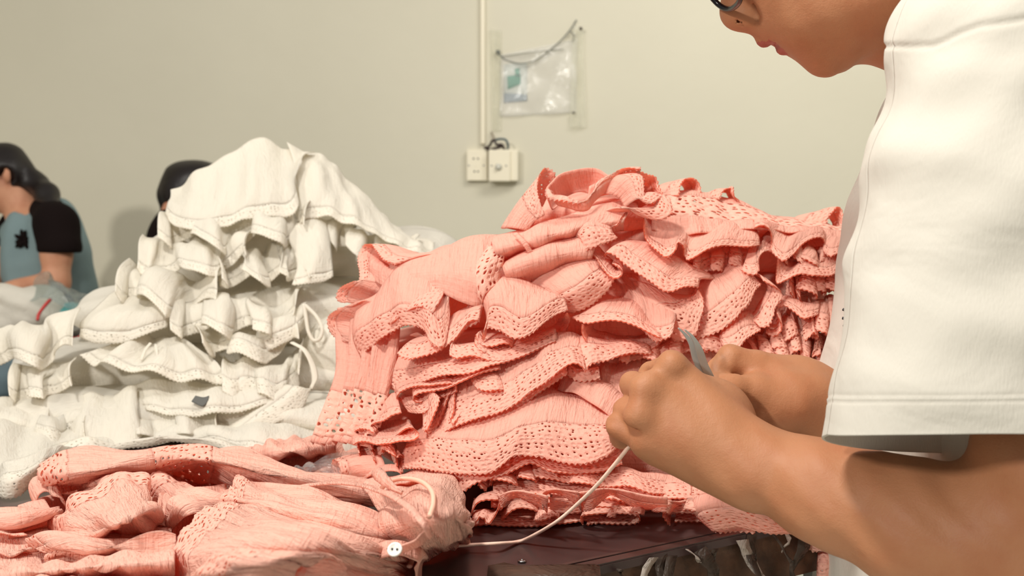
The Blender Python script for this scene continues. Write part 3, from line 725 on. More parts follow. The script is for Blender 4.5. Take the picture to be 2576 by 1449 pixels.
# near (left) arm
SH = (0.44, 0.70, 1.15); EL = J(2905, 1560, 0.665); WR = J(1905, 1172, 0.752)
arm = [cone(SH, EL, 0.052, 0.044, 0.03), cone(EL, J(2300, 1325, 0.70), 0.042, 0.0405, 0.012), cone(J(2420, 1350, 0.695), J(2080, 1240, 0.728), 0.0405, 0.0325, 0.012),
       cone(J(2120, 1254, 0.725), WR, 0.0335, 0.0265, 0.012), cone(J(2700, 1400, 0.68), J(2500, 1345, 0.69), 0.045, 0.038, 0.02),
       cone(J(2640, 1150, 0.67), J(2600, 1310, .68), 0.045, 0.040, 0.02)]
def hand(pts_, k=0.006):
    out = []
    for ch in pts_:
        for (a, ra), (b, rb) in zip(ch[:-1], ch[1:]): out.append(cone(a, b, ra, rb, k))
    return out
h1 = [cone(WR, J(1690, 925, .776), 0.0245, 0.0112, 0.010), cone(J(1895, 1165, .752), J(1630, 980, .768), 0.0235, 0.0115, 0.010),
      cone(J(1890, 1180, .752), J(1612, 1050, .764), 0.0235, 0.0112, 0.010), cone(J(1890, 1190, .756), J(1628, 1112, .768), 0.0225, 0.0110, 0.010),
      cone(J(1850, 1180, .772), J(1660, 1120, .782), 0.020, 0.0150, 0.014), ell(J(1740, 1050, .786), (0.030, 0.016, 0.030), 0.015),
      ell(J(1800, 1060, .785), (0.028, 0.018, 0.026), 0.015),
      ell(J(1690, 918, .768), (0.0098, 0.009, 0.0088), 0.006), ell(J(1626, 976, .7605), (0.0092, 0.0080, 0.0088), 0.009),
      ell(J(1608, 1046, .7565), (0.0092, 0.0080, 0.0088), 0.009), ell(J(1622, 1108, .7615), (0.0085, 0.0075, 0.0080), 0.009)]
h1 += hand([[(J(1690, 922, .778), .0103), (J(1640, 946, .805), .0095), (J(1668, 985, .824), .0084), (J(1705, 1000, .826), .0072)]], 0.003)
h1 += hand([[(J(1630, 978, .768), .0100), (J(1594, 968, .792), .0096), (J(1620, 1000, .815), .0085), (J(1655, 1020, .815), .0074)]], 0.0018)
h1 += hand([[(J(1612, 1048, .764), .0098), (J(1577, 1032, .784), .0092), (J(1600, 1062, .808), .0082), (J(1640, 1072, .808), .0072)]], 0.0018)
h1 += hand([[(J(1634, 1112, .768), .0096), (J(1556, 1072, .778), .0086), (J(1560, 1100, .800), .0076), (J(1600, 1110, .806), .0068)]], 0.0018)
h1 += hand([[(J(1830, 1080, .785), .0150), (J(1775, 1015, .812), .0125), (J(1730, 1000, .836), .0100), (J(1700, 990, .842), .0080)]], 0.006)
h1 += [cone(J(1550, 1002, .779), J(1612, 1006, .7572), 0.0042, 0.0014, 0.003, '-'), cone(J(1528, 1054, .773), J(1604, 1085, .7545), 0.0036, 0.0012, 0.003, '-'), cone(J(1625, 940, .790), J(1655, 945, .772), 0.0030, 0.0014, 0.004, '-')]
# far (right) arm and hand
WR2 = J(2075, 1035, 0.845); EL2 = J(2560, 1250, 1.02)
arm2 = [cone((0.46, 1.02, 1.15), EL2, 0.052, 0.044, 0.03), cone(EL2, J(2300, 1130, .93), 0.042, 0.038, 0.03), cone(J(2300, 1130, .93), WR2, 0.038, 0.0285, 0.03)]
h2 = [cone(WR2, J(1900, 930, .838), 0.0265, 0.0140, 0.012), cone(J(2065, 1040, .85), J(1880, 985, .856), 0.025, 0.014, 0.012), cone(J(2060, 1050, .85), J(1900, 1040, .866), 0.022, 0.014, 0.012),
      ell(J(1985, 1010, .822), (0.036, 0.019, 0.024), 0.012, rot=None), ell(J(1990, 960, .845), (0.03, 0.018, 0.02), 0.012)]
h2 += hand([[(J(1905, 928, .838), .0125), (J(1838, 903, .836), .0108), (J(1806, 935, .830), .0092), (J(1800, 975, .820), .0078)]], 0.0025)
h2 += hand([[(J(1890, 975, .856), .0115), (J(1825, 960, .858), .0100), (J(1820, 1010, .845), .0086), (J(1850, 1030, .835), .0074)]], 0.002)
h2 += hand([[(J(1900, 1030, .866), .0108), (J(1840, 1030, .868), .0096), (J(1850, 1065, .850), .0080), (J(1880, 1075, .842), .0070)]], 0.002)
h2 += hand([[(J(1930, 1065, .868), .0100), (J(1880, 1080, .868), .0084), (J(1895, 1105, .855), .0072), (J(1920, 1108, .848), .0062)]], 0.002)
h2 += hand([[(J(1990, 1015, .818), .0165), (J(1905, 985, .816), .0118), (J(1845, 975, .812), .0098), (J(1800, 968, .810), .0082)]], 0.005)
h2 += [cone(J(1824, 902, .822), J(1842, 970, .807), 0.0024, 0.0016, 0.004, '-'), cone(J(1866, 902, .824), J(1850, 972, .807), 0.0018, 0.0012, 0.004, '-')]
for i in range(6):
    h2.append(cone(J(1935 + i * 14, 1018 + i * 4, .795), J(1905 + i * 12, 1052 + i * 4, .797), 0.0013, 0.0005, 0.002, '-'))
def bodydisp(p):                                         # faint tendons and veins on the backs of the hands
    return 0.00035 * np.sin(p[:, 0] * 260 + p[:, 2] * 190 + 2 * np.sin(p[:, 2] * 60)) + 0.0004 * np.sin(p[:, 0] * 90 - p[:, 2] * 120)
V, Qd = sdf_mesh(tor + neck + head + arm + arm2 + h1 + h2, 0.0019, bodydisp)
bo = fast_mesh('body', relax(V, Qd, 1, 0.5), Qd, M_skin, mp)
M_lip = skin('lip_skin', (176, 96, 84), (160, 84, 76), 0.1); bo.data.materials.append(M_lip)
lips = [cone(Hd(1946, 94, -.012), Hd(1926, 103, 0), .0042, .0056, .001), cone(Hd(1964, 84, -.019), Hd(1946, 94, -.012), .002, .0042, .001), cone(Hd(1977, 108, -.010), Hd(1968, 121, 0), .0050, .0056, .001), cone(Hd(1972, 94, -.017), Hd(1977, 108, -.010), .002, .0050, .001),
        cone(Hd(1946, 94, .012), Hd(1926, 103, 0), .0042, .0056, .001), cone(Hd(1977, 108, .010), Hd(1968, 121, 0), .0050, .0056, .001)]
fc = V[Qd].mean(1); near = (np.abs(fc - np.array(Hd(1955, 105))).max(1) < .04); mi = np.zeros(len(Qd), np.int32)
mi[near] = (sdf_eval(lips, fc[near]) < 0.0012).astype(np.int32); bo.data.polygons.foreach_set('material_index', mi)
# finger nails that can be seen from the side, eyes, hair, glasses
M_nail = principled('finger_nail', (214, 168, 140), 0.3)
M_eye = principled('eye_white', (232, 226, 216), 0.15)
for s in (-1, 1):
    e = LH(.050, -.0215, s * .032)
    V, Qd = sdf_mesh([ell(e, (0.0115, 0.0115, 0.0115))], 0.002); ey = fast_mesh('eye', V, Qd, M_eye, mp)
    V, Qd = sdf_mesh([ell((e[0] - .0078, e[1], e[2] - .0050), (0.0055, 0.006, 0.0055))], 0.0012); fast_mesh('iris', V, Qd, M_hair, ey)
V, Qd = sdf_mesh([lell(.108, -.105, 0, .104, .084, .100, .02), lell(.03, -.03, 0, .075, .10, .060, .012, '-'), ell(Hd(2100, -20), (.07, .1, .06), .012, '-')], 0.004)
fast_mesh('hair', relax(V, Qd, 1), Qd, M_hair, mp)
M_frame = principled('black_glasses_frame', (20, 18, 22), 0.2)
gl = bpy.data.objects.new('glasses', None); C.objects.link(gl); gl.parent = mp; gl.location = Vector((0, 0, 0))
up = Vector((-.643, 0, .766)); sd = Vector((0, 1, 0)); fw = Vector((-.766, 0, -.643))
for s in (-1, 1):
    c = Vector(LH(.0378, -.0014, s * .033))
    ring = []
    for k in range(24):
        a = 2 * math.pi * k / 24; cx, cy = math.cos(a), math.sin(a)
        ring.append(c + sd * 0.026 * (abs(cx) ** .75) * (1 if cx > 0 else -1) + up * 0.0175 * (abs(cy) ** .75) * (1 if cy > 0 else -1) + fw * (-.003 * cx * s))
    rim = tube('rim', [tuple(q) for q in ring], 0.0021, M_frame, gl, 8, n=60, closed=True)
    a = c + sd * s * 0.026; tube('temple_arm', [tuple(a + up * .008), tuple(a + up * .010 - fw * .05), tuple(a + up * .006 - fw * .10)], 0.0018, M_frame, gl)
c = Vector(LH(.0378, -.0014, 0))
tube('bridge', [tuple(c - sd * .009 + up * .004), tuple(c + up * .008 + fw * .004), tuple(c + sd * .009 + up * .004)], 0.0016, M_frame, gl)

# T-shirt
def jersey():
    t = NT('white_jersey'); o = t.coord('Object')
    a = t.noise(t.mapping(o, (900, 900, 250)), 1.0, 2); b = t.noise(t.mapping(o, (1, 1, 1.6), (0, .5, 0)), 11, 3, 0.5, 0.6)
    nb = t.bump(t.math('ADD', t.math('MULTIPLY', a, 0.08), b), 0.40, 0.008)
    return t.finish(cloth_shader(t, lin((226, 221, 209)), nb, 0.12))
M_jer = jersey()
ts = bpy.data.objects.new('t_shirt', None); C.objects.link(ts); ts.parent = mp
def ts_disp(p): return 0.0016 * np.sin(p[:, 2] * 45 + p[:, 0] * 30 + 2 * np.sin(p[:, 0] * 22)) + 0.001 * np.sin(p[:, 2] * 90 - p[:, 0] * 70)
shirt = [cone((0.475, 0.70, 1.165), (0.475, 1.02, 1.165), 0.100, 0.100, 0.05), cone((0.435, 0.79, 1.08), (0.435, 0.95, 1.08), 0.128, 0.128, 0.06),
         cone((0.425, 0.79, 0.98), (0.425, 0.95, 0.98), 0.148, 0.148, 0.05), cone((0.425, 0.79, 0.84), (0.42, 0.95, 0.84), 0.164, 0.164, 0.05),
         cone((0.43, 0.79, 0.70), (0.43, 0.95, 0.70), 0.172, 0.172, 0.04), cone((0.47, 0.665, 1.15), (0.45, 0.675, 1.11), 0.095, 0.085, 0.03),
         cone((0.46, 1.03, 1.13), (0.40, 1.04, 0.98), 0.085, 0.09, 0.04),
         ell(Hd(2290, -60), (0.080, 0.072, 0.085), 0.012, '-')]
V, Qd = sdf_mesh(shirt, 0.0045, ts_disp); fast_mesh('shirt_body', relax(V, Qd, 2), Qd, M_jer, ts)
# near sleeve: rings from the hem up to the dropped shoulder seam
zs = [0.905, 0.925, 0.97, 1.02, 1.08, 1.135, 1.175, 1.215, 1.232]
xl = [.1825, .186, .1945, .2035, .2135, .2225, .2330, .270, .32]
xr = [.440, .440, .445, .45, .46, .475, .49, .50, .46]
yc = [.652, .652, .655, .66, .665, .672, .68, .70, .72]
yb = [.078, .079, .083, .087, .093, .097, .092, .065, .03]
rings = []
for z, a, b, c, d in zip(zs, xl, xr, yc, yb):
    ring = []
    for k in range(40):
        t = 2 * math.pi * k / 40 + math.pi
        cx, cy = math.cos(t), math.sin(t)
        ring.append(((a + b) / 2 + (b - a) / 2 * (abs(cx) ** .9) * (1 if cx > 0 else -1), c + d * (abs(cy) ** .9) * (1 if cy > 0 else -1),
                     z + ((-.0143 * min(cy, 0) * 1.1 - .027 * max(cy, 0)) * clamp((1.0 - z) / .09)) + (0.010 * cx if z > 1.1 else 0)))
    rings.append(ring)
A = np.array(rings); A = np.concatenate([A, A[:, :1]], 1)
dens = crom(A.reshape(len(A), -1), 230).reshape(230, 41, 3)
G = np.stack([arc(crom(r, 600), 331) for r in dens])
du = np.gradient(G, axis=1); dv = np.gradient(G, axis=0); N = np.cross(du, dv); N /= np.linalg.norm(N, axis=2)[..., None] + 1e-9
p = G.reshape(-1, 3)
q = np.stack([p[:, 0] + 0.55 * p[:, 2], p[:, 1] * .5, (p[:, 2] - 0.35 * p[:, 0]) * 1.6], 1)
d = snoise(q, 34, 5).reshape(230, 331) * 0.0036 + snoise(q, 85, 8).reshape(230, 331) * 0.0019
zrel = (G[..., 2] - 0.905); d *= np.clip(zrel / 0.05, 0.15, 1)
hemz = np.cumsum(np.linalg.norm(dv, axis=2), axis=0).mean(1)
for hz in (0.0215, 0.0250): d += (-0.0006 * np.exp(-((hemz - hz) / 0.0012) ** 2))[:, None]
d += (0.0004 * np.exp(-((hemz - 0.0232) / 0.0016) ** 2))[:, None]
zseam = 1.03 + (550 - np.interp(1288 + G[..., 0] / G[..., 1] * F, [2200, 2260, 2330, 2365, 2400, 2450, 2530, 2576, 2800], [122, 122, 118, 104, 88, 74, 68, 58, 30])) / F * G[..., 1]
sd_ = G[..., 2] - zseam
d += -0.0016 * np.exp(-(sd_ / 0.0014) ** 2) + 0.0006 * (1 / (1 + np.exp(-sd_ / 0.0008))) * np.exp(-np.maximum(sd_, 0) / .02)
G = G + N * d[..., None] * (1 if N[90, 82, 1] < 0 else -1)
o = mesh_obj('sleeve', G.reshape(-1, 3), grid_faces(230, 331), M_jer, ts)
m = o.modifiers.new('t', 'SOLIDIFY'); m.thickness = 0.0016; m.offset = -1
# black print just showing on the chest
M_ink = principled('black_print_ink', (30, 28, 34), 0.7)
for x_, y_, l_ in ((2122, 778, 9), (2126, 790, 6), (2121, 800, 5), (2127, 806, 6), (2123, 818, 6)):
    q = P(x_ + 2, y_, 0.80); tube('chest_print', [(q[0] - 0.001, q[1], q[2]), (q[0] + .0015, q[1] - .002, q[2] - l_ * .00015), (q[0] + .001, q[1], q[2] - l_ * .0003)], 0.0011, M_ink, ts, 5)
pants = [cone((0.43, 0.80, 0.66), (0.43, 0.93, 0.66), 0.145, 0.145, 0.04)]
for s, yy in ((-1, 0.76), (1, 0.97)):
    dx = 0.12 if s > 0 else 0
    pants += [cone((0.43, yy, 0.58), (0.06 + dx, yy, 0.56), 0.098, 0.078, 0.04), cone((0.06 + dx, yy, 0.55), (0.12 + dx, yy, 0.12), 0.072, 0.055, 0.03)]
V, Qd = sdf_mesh(pants, 0.009, lambda p: 0.003 * np.sin(p[:, 0] * 50 + p[:, 2] * 40))
fast_mesh('trousers', relax(V, Qd, 1), Qd, principled('pale_cotton', (226, 222, 206), 0.9), mp)
st = thing('stool', (0.45, 0.86, 0.0), 'low stool with a round seat under the man in the white T-shirt', 'stool')
lathe('seat', [(0.0, .0), (0.16, .0), (0.165, .015), (0.16, .03), (0.0, .032)], (0.47, 0.87, 0.43), M_dark, st)
for a in range(4):
    c_, s_ = math.cos(a * 1.571 + .78), math.sin(a * 1.571 + .78)
    tube('leg', [(0.47 + .11 * c_, .87 + .11 * s_, .43), (0.47 + .15 * c_, .87 + .15 * s_, 0.0)], .012, M_leg, st)

# thread tweezers in his right hand
tw = thing('tweezers', J(1760, 900, .80), 'grey steel curved tweezers standing up from the man\'s right hand', 'tweezers')
M_tw = principled('grey_steel', (176, 178, 172), 0.36, metal=0.35)
def blade(name, cl, wd, th=0.0012):
    V = []; c = arc(crom(np.array([J(x, y, Y) for x, y, Y in cl]), 200), 40)
    wv = crom(np.array([[q] for q in wd]), 40)[:, 0]
    for i in range(40):
        tg = c[min(39, i + 1)] - c[max(0, i - 1)]; tg /= np.linalg.norm(tg)
        s_ = np.cross(tg, (0, -1, 0)); s_ /= np.linalg.norm(s_); f_ = np.cross(s_, tg)
        for a, b in ((-1, -1), (1, -1), (1, 1), (-1, 1)): V.append(c[i] + s_ * a * wv[i] * .5 + f_ * b * th)
    Fc = [(i * 4 + k, i * 4 + (k + 1) % 4, i * 4 + 4 + (k + 1) % 4, i * 4 + 4 + k) for i in range(39) for k in range(4)] + [(3, 2, 1, 0), (156, 157, 158, 159)]
    o = mesh_obj(name, V, Fc, M_tw, tw, smooth=False); m = o.modifiers.new('b', 'BEVEL'); m.width = .0004; m.segments = 2
blade('blade', [(1706, 825, .795), (1725, 843, .796), (1741, 868, .797), (1752, 905, .799), (1768, 940, .80), (1792, 975, .803)], [.0010, .0030, .0050, .0052, .0056, .0058])
blade('blade', [(1722, 829, .788), (1742, 848, .789), (1757, 875, .791), (1770, 915, .795), (1784, 945, .798), (1800, 980, .803)], [.0010, .0030, .0052, .0054, .0058, .0060])
# ------------------------------------------------------------------ the pink pile
GP = 'pink blouses heaped in the big pile'
def lump(name, label, cat, c, r, mat, seed, amp=0.006, group=None, sc=55, flat=2.6, parent=None):
    """a folded, bulging bundle of cloth"""
    nu, nv = 150, 60; V = []
    th = np.linspace(0, 2 * math.pi, nu, endpoint=False); ph = np.linspace(-math.pi / 2, math.pi / 2, nv)
    T_, P_ = np.meshgrid(th, ph); e = 2 / flat
    sg = lambda x, p_: np.sign(x) * np.abs(x) ** p_
    x = sg(np.cos(P_), e) * sg(np.cos(T_), .85); y = sg(np.cos(P_), e) * sg(np.sin(T_), .85); z = sg(np.sin(P_), e)
    A = np.stack([x * r[0] + c[0], y * r[1] + c[1], z * r[2] + c[2]], -1).reshape(-1, 3)
    n = A - np.array(c); n /= np.linalg.norm(n / 1.0, axis=1)[:, None] + 1e-9
    d = snoise(A * np.array([1, 1, 2.2]), sc, seed) * amp + snoise(A, sc * .4, seed + 7) * amp
    A = A + n * d[:, None]
    A[:, 2] = np.maximum(A[:, 2], TZ + 0.0015)
    Q = [(j * nu + i, j * nu + (i + 1) % nu, (j + 1) * nu + (i + 1) % nu, (j + 1) * nu + i) for j in range(nv - 1) for i in range(nu)]
    uv = np.stack([(T_ * r[0]).ravel(), (P_ * r[2] + z * r[2]).ravel()], 1)
    o = mesh_obj(name, A, Q, mat, parent, uvs=uv)
    return tag(o, label, cat, group) if label else o
def G_(kind, label, sheets, **kw): return garment(kind, label, sheets, group=kw.pop('group', GP), **kw)
lump('folded_blouse', 'pink folded blouse forming the hidden bottom of the big pink pile', 'blouse', (.10, 1.13, .825), (.235, .17, .045), M_pink, 11, group=GP)
lump('folded_blouse', 'pink folded blouse in the dark middle of the big pink pile', 'blouse', (.09, 1.17, .885), (.235, .16, .046), M_pink, 12, group=GP)
lump('folded_blouse', 'pink folded blouse inside the pile behind the two hands', 'blouse', (.11, 1.20, .945), (.22, .15, .045), M_pink, 13, group=GP)
lump('folded_blouse', 'pink folded blouse inside the right top of the big pile', 'blouse', (.19, 1.235, .995), (.16, .13, .042), M_pink, 14, group=GP)

lump('folded_blouse', 'pink folded blouse just under the crest of the big pile', 'blouse', (.105, 1.185, 1.035), (.085, .075, .022), M_pink, 15, group=GP)
# skyline
G_('pink', 'pink sleeve end standing up as a tall cone at the left of the pile crest', [(["1372,540,2 1358,503,2 1351,465,1.5 1357,434,.5 1373,421,-.5 1392,430,-1.5 1397,452,-2 1385,490,-2.5", "1325,580,1 1300,575,1.5 1275,572,1 1258,572,0 1262,572,-1 1280,575,-2 1300,580,-3 1330,590,-3"], dict(mid=.3))])
G_('pink', 'open pink neckline rolled over on top of the pile crest, dark coral inside', [
    (["1378,500,2 1374,470,1 1395,448,0 1425,430,-1.5 1460,422,-2.5 1500,424,-3 1530,440,-2.5 1560,450,-2", "1400,520,0 1410,505,-2 1425,495,-3 1445,490,-4 1470,490,-4.5 1500,490,-4.5 1540,490,-4 1580,490,-3"], dict(W=0, mid=-.8)),
    (["1376,485,2.2 1382,502,2.8 1412,508,3.2 1445,512,3.4 1470,503,3.4 1485,480,3.2 1500,455,3 1530,440,2.6 1570,433,2.4 1610,437,2.2", "1385,500,1.5 1395,520,2 1420,530,2 1450,535,2.2 1480,530,2.4 1500,510,2.4 1520,490,2 1550,470,1 1580,460,.5 1612,455,.5"], dict(W=.007, mid=.6)),
    (["1470,520,1 1500,495,0 1550,475,-1 1600,480,-1 1640,500,0", "1480,470,-1.5 1510,455,-2 1550,440,-2 1600,445,-2 1640,470,-2"], dict(W=0, mid=-1.2))])
G_('pink', 'pink ruffle with two round folds at the top right of the crest', [
    (["1560,436,1.8 1600,437,2.4 1620,450,3.2 1622,480,3.8 1628,505,4.2 1640,517,4.3 1652,508,3.8 1665,496,3.3 1682,496,3 1690,515,3.2 1691,540,3.6 1672,554,3.6 1640,552,3.2 1600,545,2.6", "1500,495,0 1520,490,1 1540,490,1.6 1560,500,2 1565,515,2.2 1570,525,2.2 1575,520,1.8 1590,510,1 1600,510,.6 1605,520,1 1600,530,1.6 1590,535,2 1560,535,2 1520,530,1.8"], dict(W=.014, mid=.8)),
    (["1604,432,1.8 1630,433,.8 1650,440,0 1662,460,-.4 1668,487,0 1664,497,.8", "1570,450,0 1590,455,-1.5 1605,460,-2.5 1612,475,-3 1618,490,-2 1625,505,0"], dict(W=.012, mid=-.5))])
for i, (lab, hem, bk_) in enumerate([
    ('small pink rolled hem peeking up highest behind the crest', "1578,438,-3 1582,425,-3.4 1596,420,-3.8 1610,424,-4 1616,436,-3.6", "1560,450,-5 1565,440,-5.4 1580,432,-6 1600,432,-6 1612,440,-6"),
    ('pink lace cuff curled into a circle on the skyline, right of the crest', "1690,500,-3 1712,494,-2.4 1712,470,-2.4 1724,455,-3 1743,449,-3.6 1758,463,-4.2 1762,488,-4 1745,505,-3.4 1715,508,-3 1690,502,-2.6", "1630,505,-5 1640,490,-5 1650,475,-6 1665,462,-7 1700,456,-7.6 1720,465,-8 1725,480,-8 1710,495,-7 1680,500,-6 1650,505,-5"),
    ('pink fold shaped like a small tent on the skyline', "1812,500,-3 1818,480,-3.2 1830,469,-3.6 1849,468,-4 1853,492,-3.2 1862,500,-3.4 1868,528,-3.4 1840,530,-3 1815,515,-3", "1755,500,-5 1768,492,-5 1785,480,-6 1810,476,-7 1830,480,-7.6 1835,495,-7 1838,512,-6 1810,520,-6 1780,510,-5"),
    ('pink cuff tip on the skyline nearest the white T-shirt', "2080,575,-3 2085,552,-3 2100,532,-3.4 2116,528,-4 2124,548,-3.8 2130,575,-3.4 2105,585,-3 2082,580,-3", "1975,575,-5 1990,558,-5 2030,543,-6 2065,538,-7 2085,548,-7 2095,568,-6 2060,580,-6 2010,580,-5")]):
    G_('pink', lab, [([hem, bk_], dict(W=.016, mid=.2))])
G_('pink', 'pink blouse back with a wide open-work lace inset along the sloping crest', [(["1640,575,0 1720,590,.8 1820,580,1 1900,580,1 2000,585,.6 2145,600,0", "1640,530,-1 1710,535,-1 1810,540,-1 1900,550,-1.2 2000,568,-1.4 2145,580,-2", "1640,492,-4 1720,486,-4.6 1800,498,-5 1900,523,-5 2000,547,-5 2145,567,-5", "1640,492,-10 1720,500,-10 1800,512,-10 1900,535,-10 2000,560,-10 2145,580,-10"], dict(W=0, bands=[(.024, .062)], mats=(M_pink, M_pinkopen)))])

# crest to the left: long rolled folds
G_('pink', 'pink blouse body rolled into long soft folds running up to the crest', [
    (["1240,602,0 1330,577,.6 1430,540,1 1520,512,1 1580,505,.5", "1238,612,1.6 1330,592,2.6 1430,560,2.8 1510,538,2.6 1580,530,2", "1245,635,2.4 1330,615,3 1420,590,3.2 1490,570,3 1570,560,2.4", "1250,655,0 1330,635,0 1420,605,.5 1490,590,.5 1570,585,0"], dict(W=0)),
    (["1262,648,0 1350,622,1 1430,600,1 1500,590,1", "1262,662,2 1350,640,3 1430,620,3 1500,612,2.6", "1270,690,2.4 1350,665,3 1430,650,3 1490,645,2.6", "1285,725,-.5 1350,700,0 1430,680,0 1490,668,0"], dict(W=0)),
    (["1290,590,2.9 1300,600,3.3 1316,618,3.5 1330,640,2.8", "1302,586,2.9 1312,596,3.3 1328,614,3.5 1342,636,2.8"], dict(W=0, part='tie_ribbon', mid=.1, amp=0))])
G_('pink', 'pink blouse shoulder spread smooth above the left ruffles', [
    (["985,735,1 1040,745,1.4 1100,735,2 1160,760,2 1205,770,1.6 1240,740,1.4", "975,700,.6 1035,690,1.6 1100,680,2.4 1160,680,2.8 1210,690,2.8 1245,690,2", "990,660,-1 1050,645,-1 1110,635,-.5 1165,610,-.5 1210,600,-.5 1250,600,-.5", "1000,650,-6 1060,640,-6 1110,628,-6 1165,605,-6 1215,598,-6 1260,592,-6"], dict(W=0)),
    (["1228,622,1.2 1200,655,2.4 1188,695,2.8 1200,740,2.4 1215,765,1.6", "1242,625,1.6 1225,660,3.4 1217,700,3.6 1225,735,3", "1266,620,1 1268,655,2.2 1262,690,2.4 1262,715,2"], dict(W=.06, mid=0, mats=(M_pink, M_pinkopen)))])
G_('pink', 'pink sleeve tip curling up at the far left of the pink pile', [
    (["992,672,1 965,659,1 945,633,.4 926,617,-1 905,625,-2.4 897,652,-1.4 903,685,0 897,706,.8 870,714,.6 852,726,-.4 852,748,-1.6 868,768,-2 898,770,-1", "1130,640,-1 1090,640,-2 1060,636,-3 1030,640,-4 1010,655,-4.5 1000,670,-4 990,690,-2 975,710,-1 960,730,-1 950,745,-2 945,760,-3 945,775,-3 950,785,-2"], dict(W=.012, mid=.3)),
    (["930,700,-1 990,735,.5 1010,740,.6", "945,660,-2 990,670,-1 1040,665,0"], dict(W=0))])
G_('pink', 'pink cuff poking out at the left edge below the curled tip', [(["885,772,.6 858,772,.4 836,784,-.4 823,803,-1.4 826,830,-2 842,850,-2 862,858,-1.6", "960,765,0 945,780,-.5 930,800,-1.5 925,820,-2.4 930,850,-2.4 940,870,-2.4 950,890,-2"], dict(W=.012, mid=.4))])
G_('pink', 'pink skirt hanging in straight folds down the left end, big eyelets at its foot', [
    (["778,1112,-1 815,1120,0 850,1112,.6 890,1120,.8 940,1130,.4", "815,1030,-1.4 850,1030,0 885,1030,.4 925,1035,.8 965,1040,.6", "848,940,-2 880,930,-.5 915,925,.4 945,940,.6 985,950,.4", "850,850,-2.4 885,845,-1 925,840,0 960,850,.4 1000,860,.4", "850,776,-3 890,765,-1.4 930,760,-.8 970,765,-.4 1010,770,-.4"], dict(W=0, bands=[(.006, .052)], mats=(M_pink, M_pinkopen), pleat=.005, plen=.022))])

# left group
G_('pink', 'pink puffed sleeve with a wide lace band and a rolled cuff, left front of pile', [
    (["905,905,0 922,880,1 960,852,2.2 1005,824,2.8 1040,822,3.2 1072,840,3.6 1085,865,3.7 1106,878,3.6 1122,862,3 1130,800,2.2 1128,745,1.6", "890,850,0 905,820,1.6 945,790,2.8 990,765,3.4 1030,755,3.8 1070,760,3.8 1090,775,3.6 1105,790,3.3 1118,780,2.8 1126,755,2.2 1126,725,1.5", "905,765,-.6 930,742,.2 970,705,.6 1000,680,.6 1045,665,.8 1085,675,.8 1105,690,.8 1120,700,.8 1128,705,.6 1130,712,.4 1132,712,0"], dict(W=.024, mid=0)),
    (["1066,850,2.2 1074,872,2.6 1045,888,2.7 1012,890,2.8 1004,900,3.2 1030,912,3.3 1070,903,3.2 1110,885,2.8 1145,855,2.4 1180,813,2.4 1205,810,2.4", "1030,845,0 1050,850,-.4 1055,855,-.6 1060,850,-.6 1070,840,0 1090,830,.4 1110,815,.6 1130,800,.8 1160,775,1 1190,765,1.2 1215,765,1.4"], dict(W=.016, mid=.4)),
    (["1030,740,2 1000,780,2.6 985,820,2.4", "1075,715,2.6 1060,740,3.6 1050,775,3.8", "1120,715,2 1110,745,3.2 1090,790,3.6"], dict(W=.05, mid=0))])
G_('pink', 'prominent pink bell sleeve with an open scalloped cuff, centre left of pile', [
    (["1206,862,2 1203,835,2.8 1214,822,3.2 1245,828,3.8 1272,843,4.3 1302,852,4.5 1335,843,4.3 1368,815,4 1398,795,3.6 1426,789,3.2", "1216,800,2 1222,770,3 1235,755,3.8 1262,755,4.4 1292,770,4.8 1320,780,4.8 1350,772,4.4 1378,758,4 1400,752,3.4 1414,756,2.8", "1216,755,.6 1212,735,1.2 1222,712,1.8 1250,696,2 1285,694,1.8 1315,704,1.6 1345,724,1.4 1370,745,1.2 1390,762,1 1408,778,.8"], dict(W=.020, mid=0)),
    (["1426,789,3.2 1432,806,1.6 1418,838,.4 1385,860,0 1335,880,-.2 1285,893,0", "1405,800,0 1395,815,-1.5 1370,825,-2.4 1340,835,-2.8 1310,845,-2.6 1280,850,-2"], dict(W=.022, mid=-.3)),
    (["1206,838,2.6 1212,856,2.8 1240,864,2.9 1268,863,3.1 1287,870,2.6 1284,886,2.2 1268,897,2.2 1240,893,2.5 1214,886,3 1200,880,2.6 1190,868,2.3 1193,856,1.7", "1220,828,.4 1230,835,.2 1250,840,.2 1275,845,.2 1290,850,0 1290,860,-.6 1275,868,-.8 1250,868,-.6 1230,865,0 1215,860,.4 1208,855,.2 1210,848,0"], dict(W=.014, mid=.2)),
    (["1205,812,2.2 1172,826,2.2 1147,850,2.4 1130,874,2.9 1130,895,3.2 1152,906,3.3 1192,900,3.3 1240,906,3.2 1300,899,3.1 1355,880,2.8 1402,850,2.2", "1222,745,1 1180,760,.8 1158,790,.6 1140,830,.2 1145,855,0 1165,865,0 1200,868,0 1240,866,0 1295,860,0 1340,845,0 1390,815,0"], dict(W=.022, mid=.4))])
G_('pink', 'plain pink sleeve with a pointed lace tip, centre of the pile', [
    (["1428,786,1 1462,783,1.8 1502,762,2.4 1530,735,3 1545,708,3.2 1553,692,2.8", "1370,755,1 1405,740,2.6 1440,722,3.4 1470,702,3.6 1492,682,3.4 1508,670,2.8", "1292,705,-1 1335,688,0 1380,670,.6 1430,655,.8 1470,645,.8 1500,645,.8"], dict(W=.022, mid=0))])
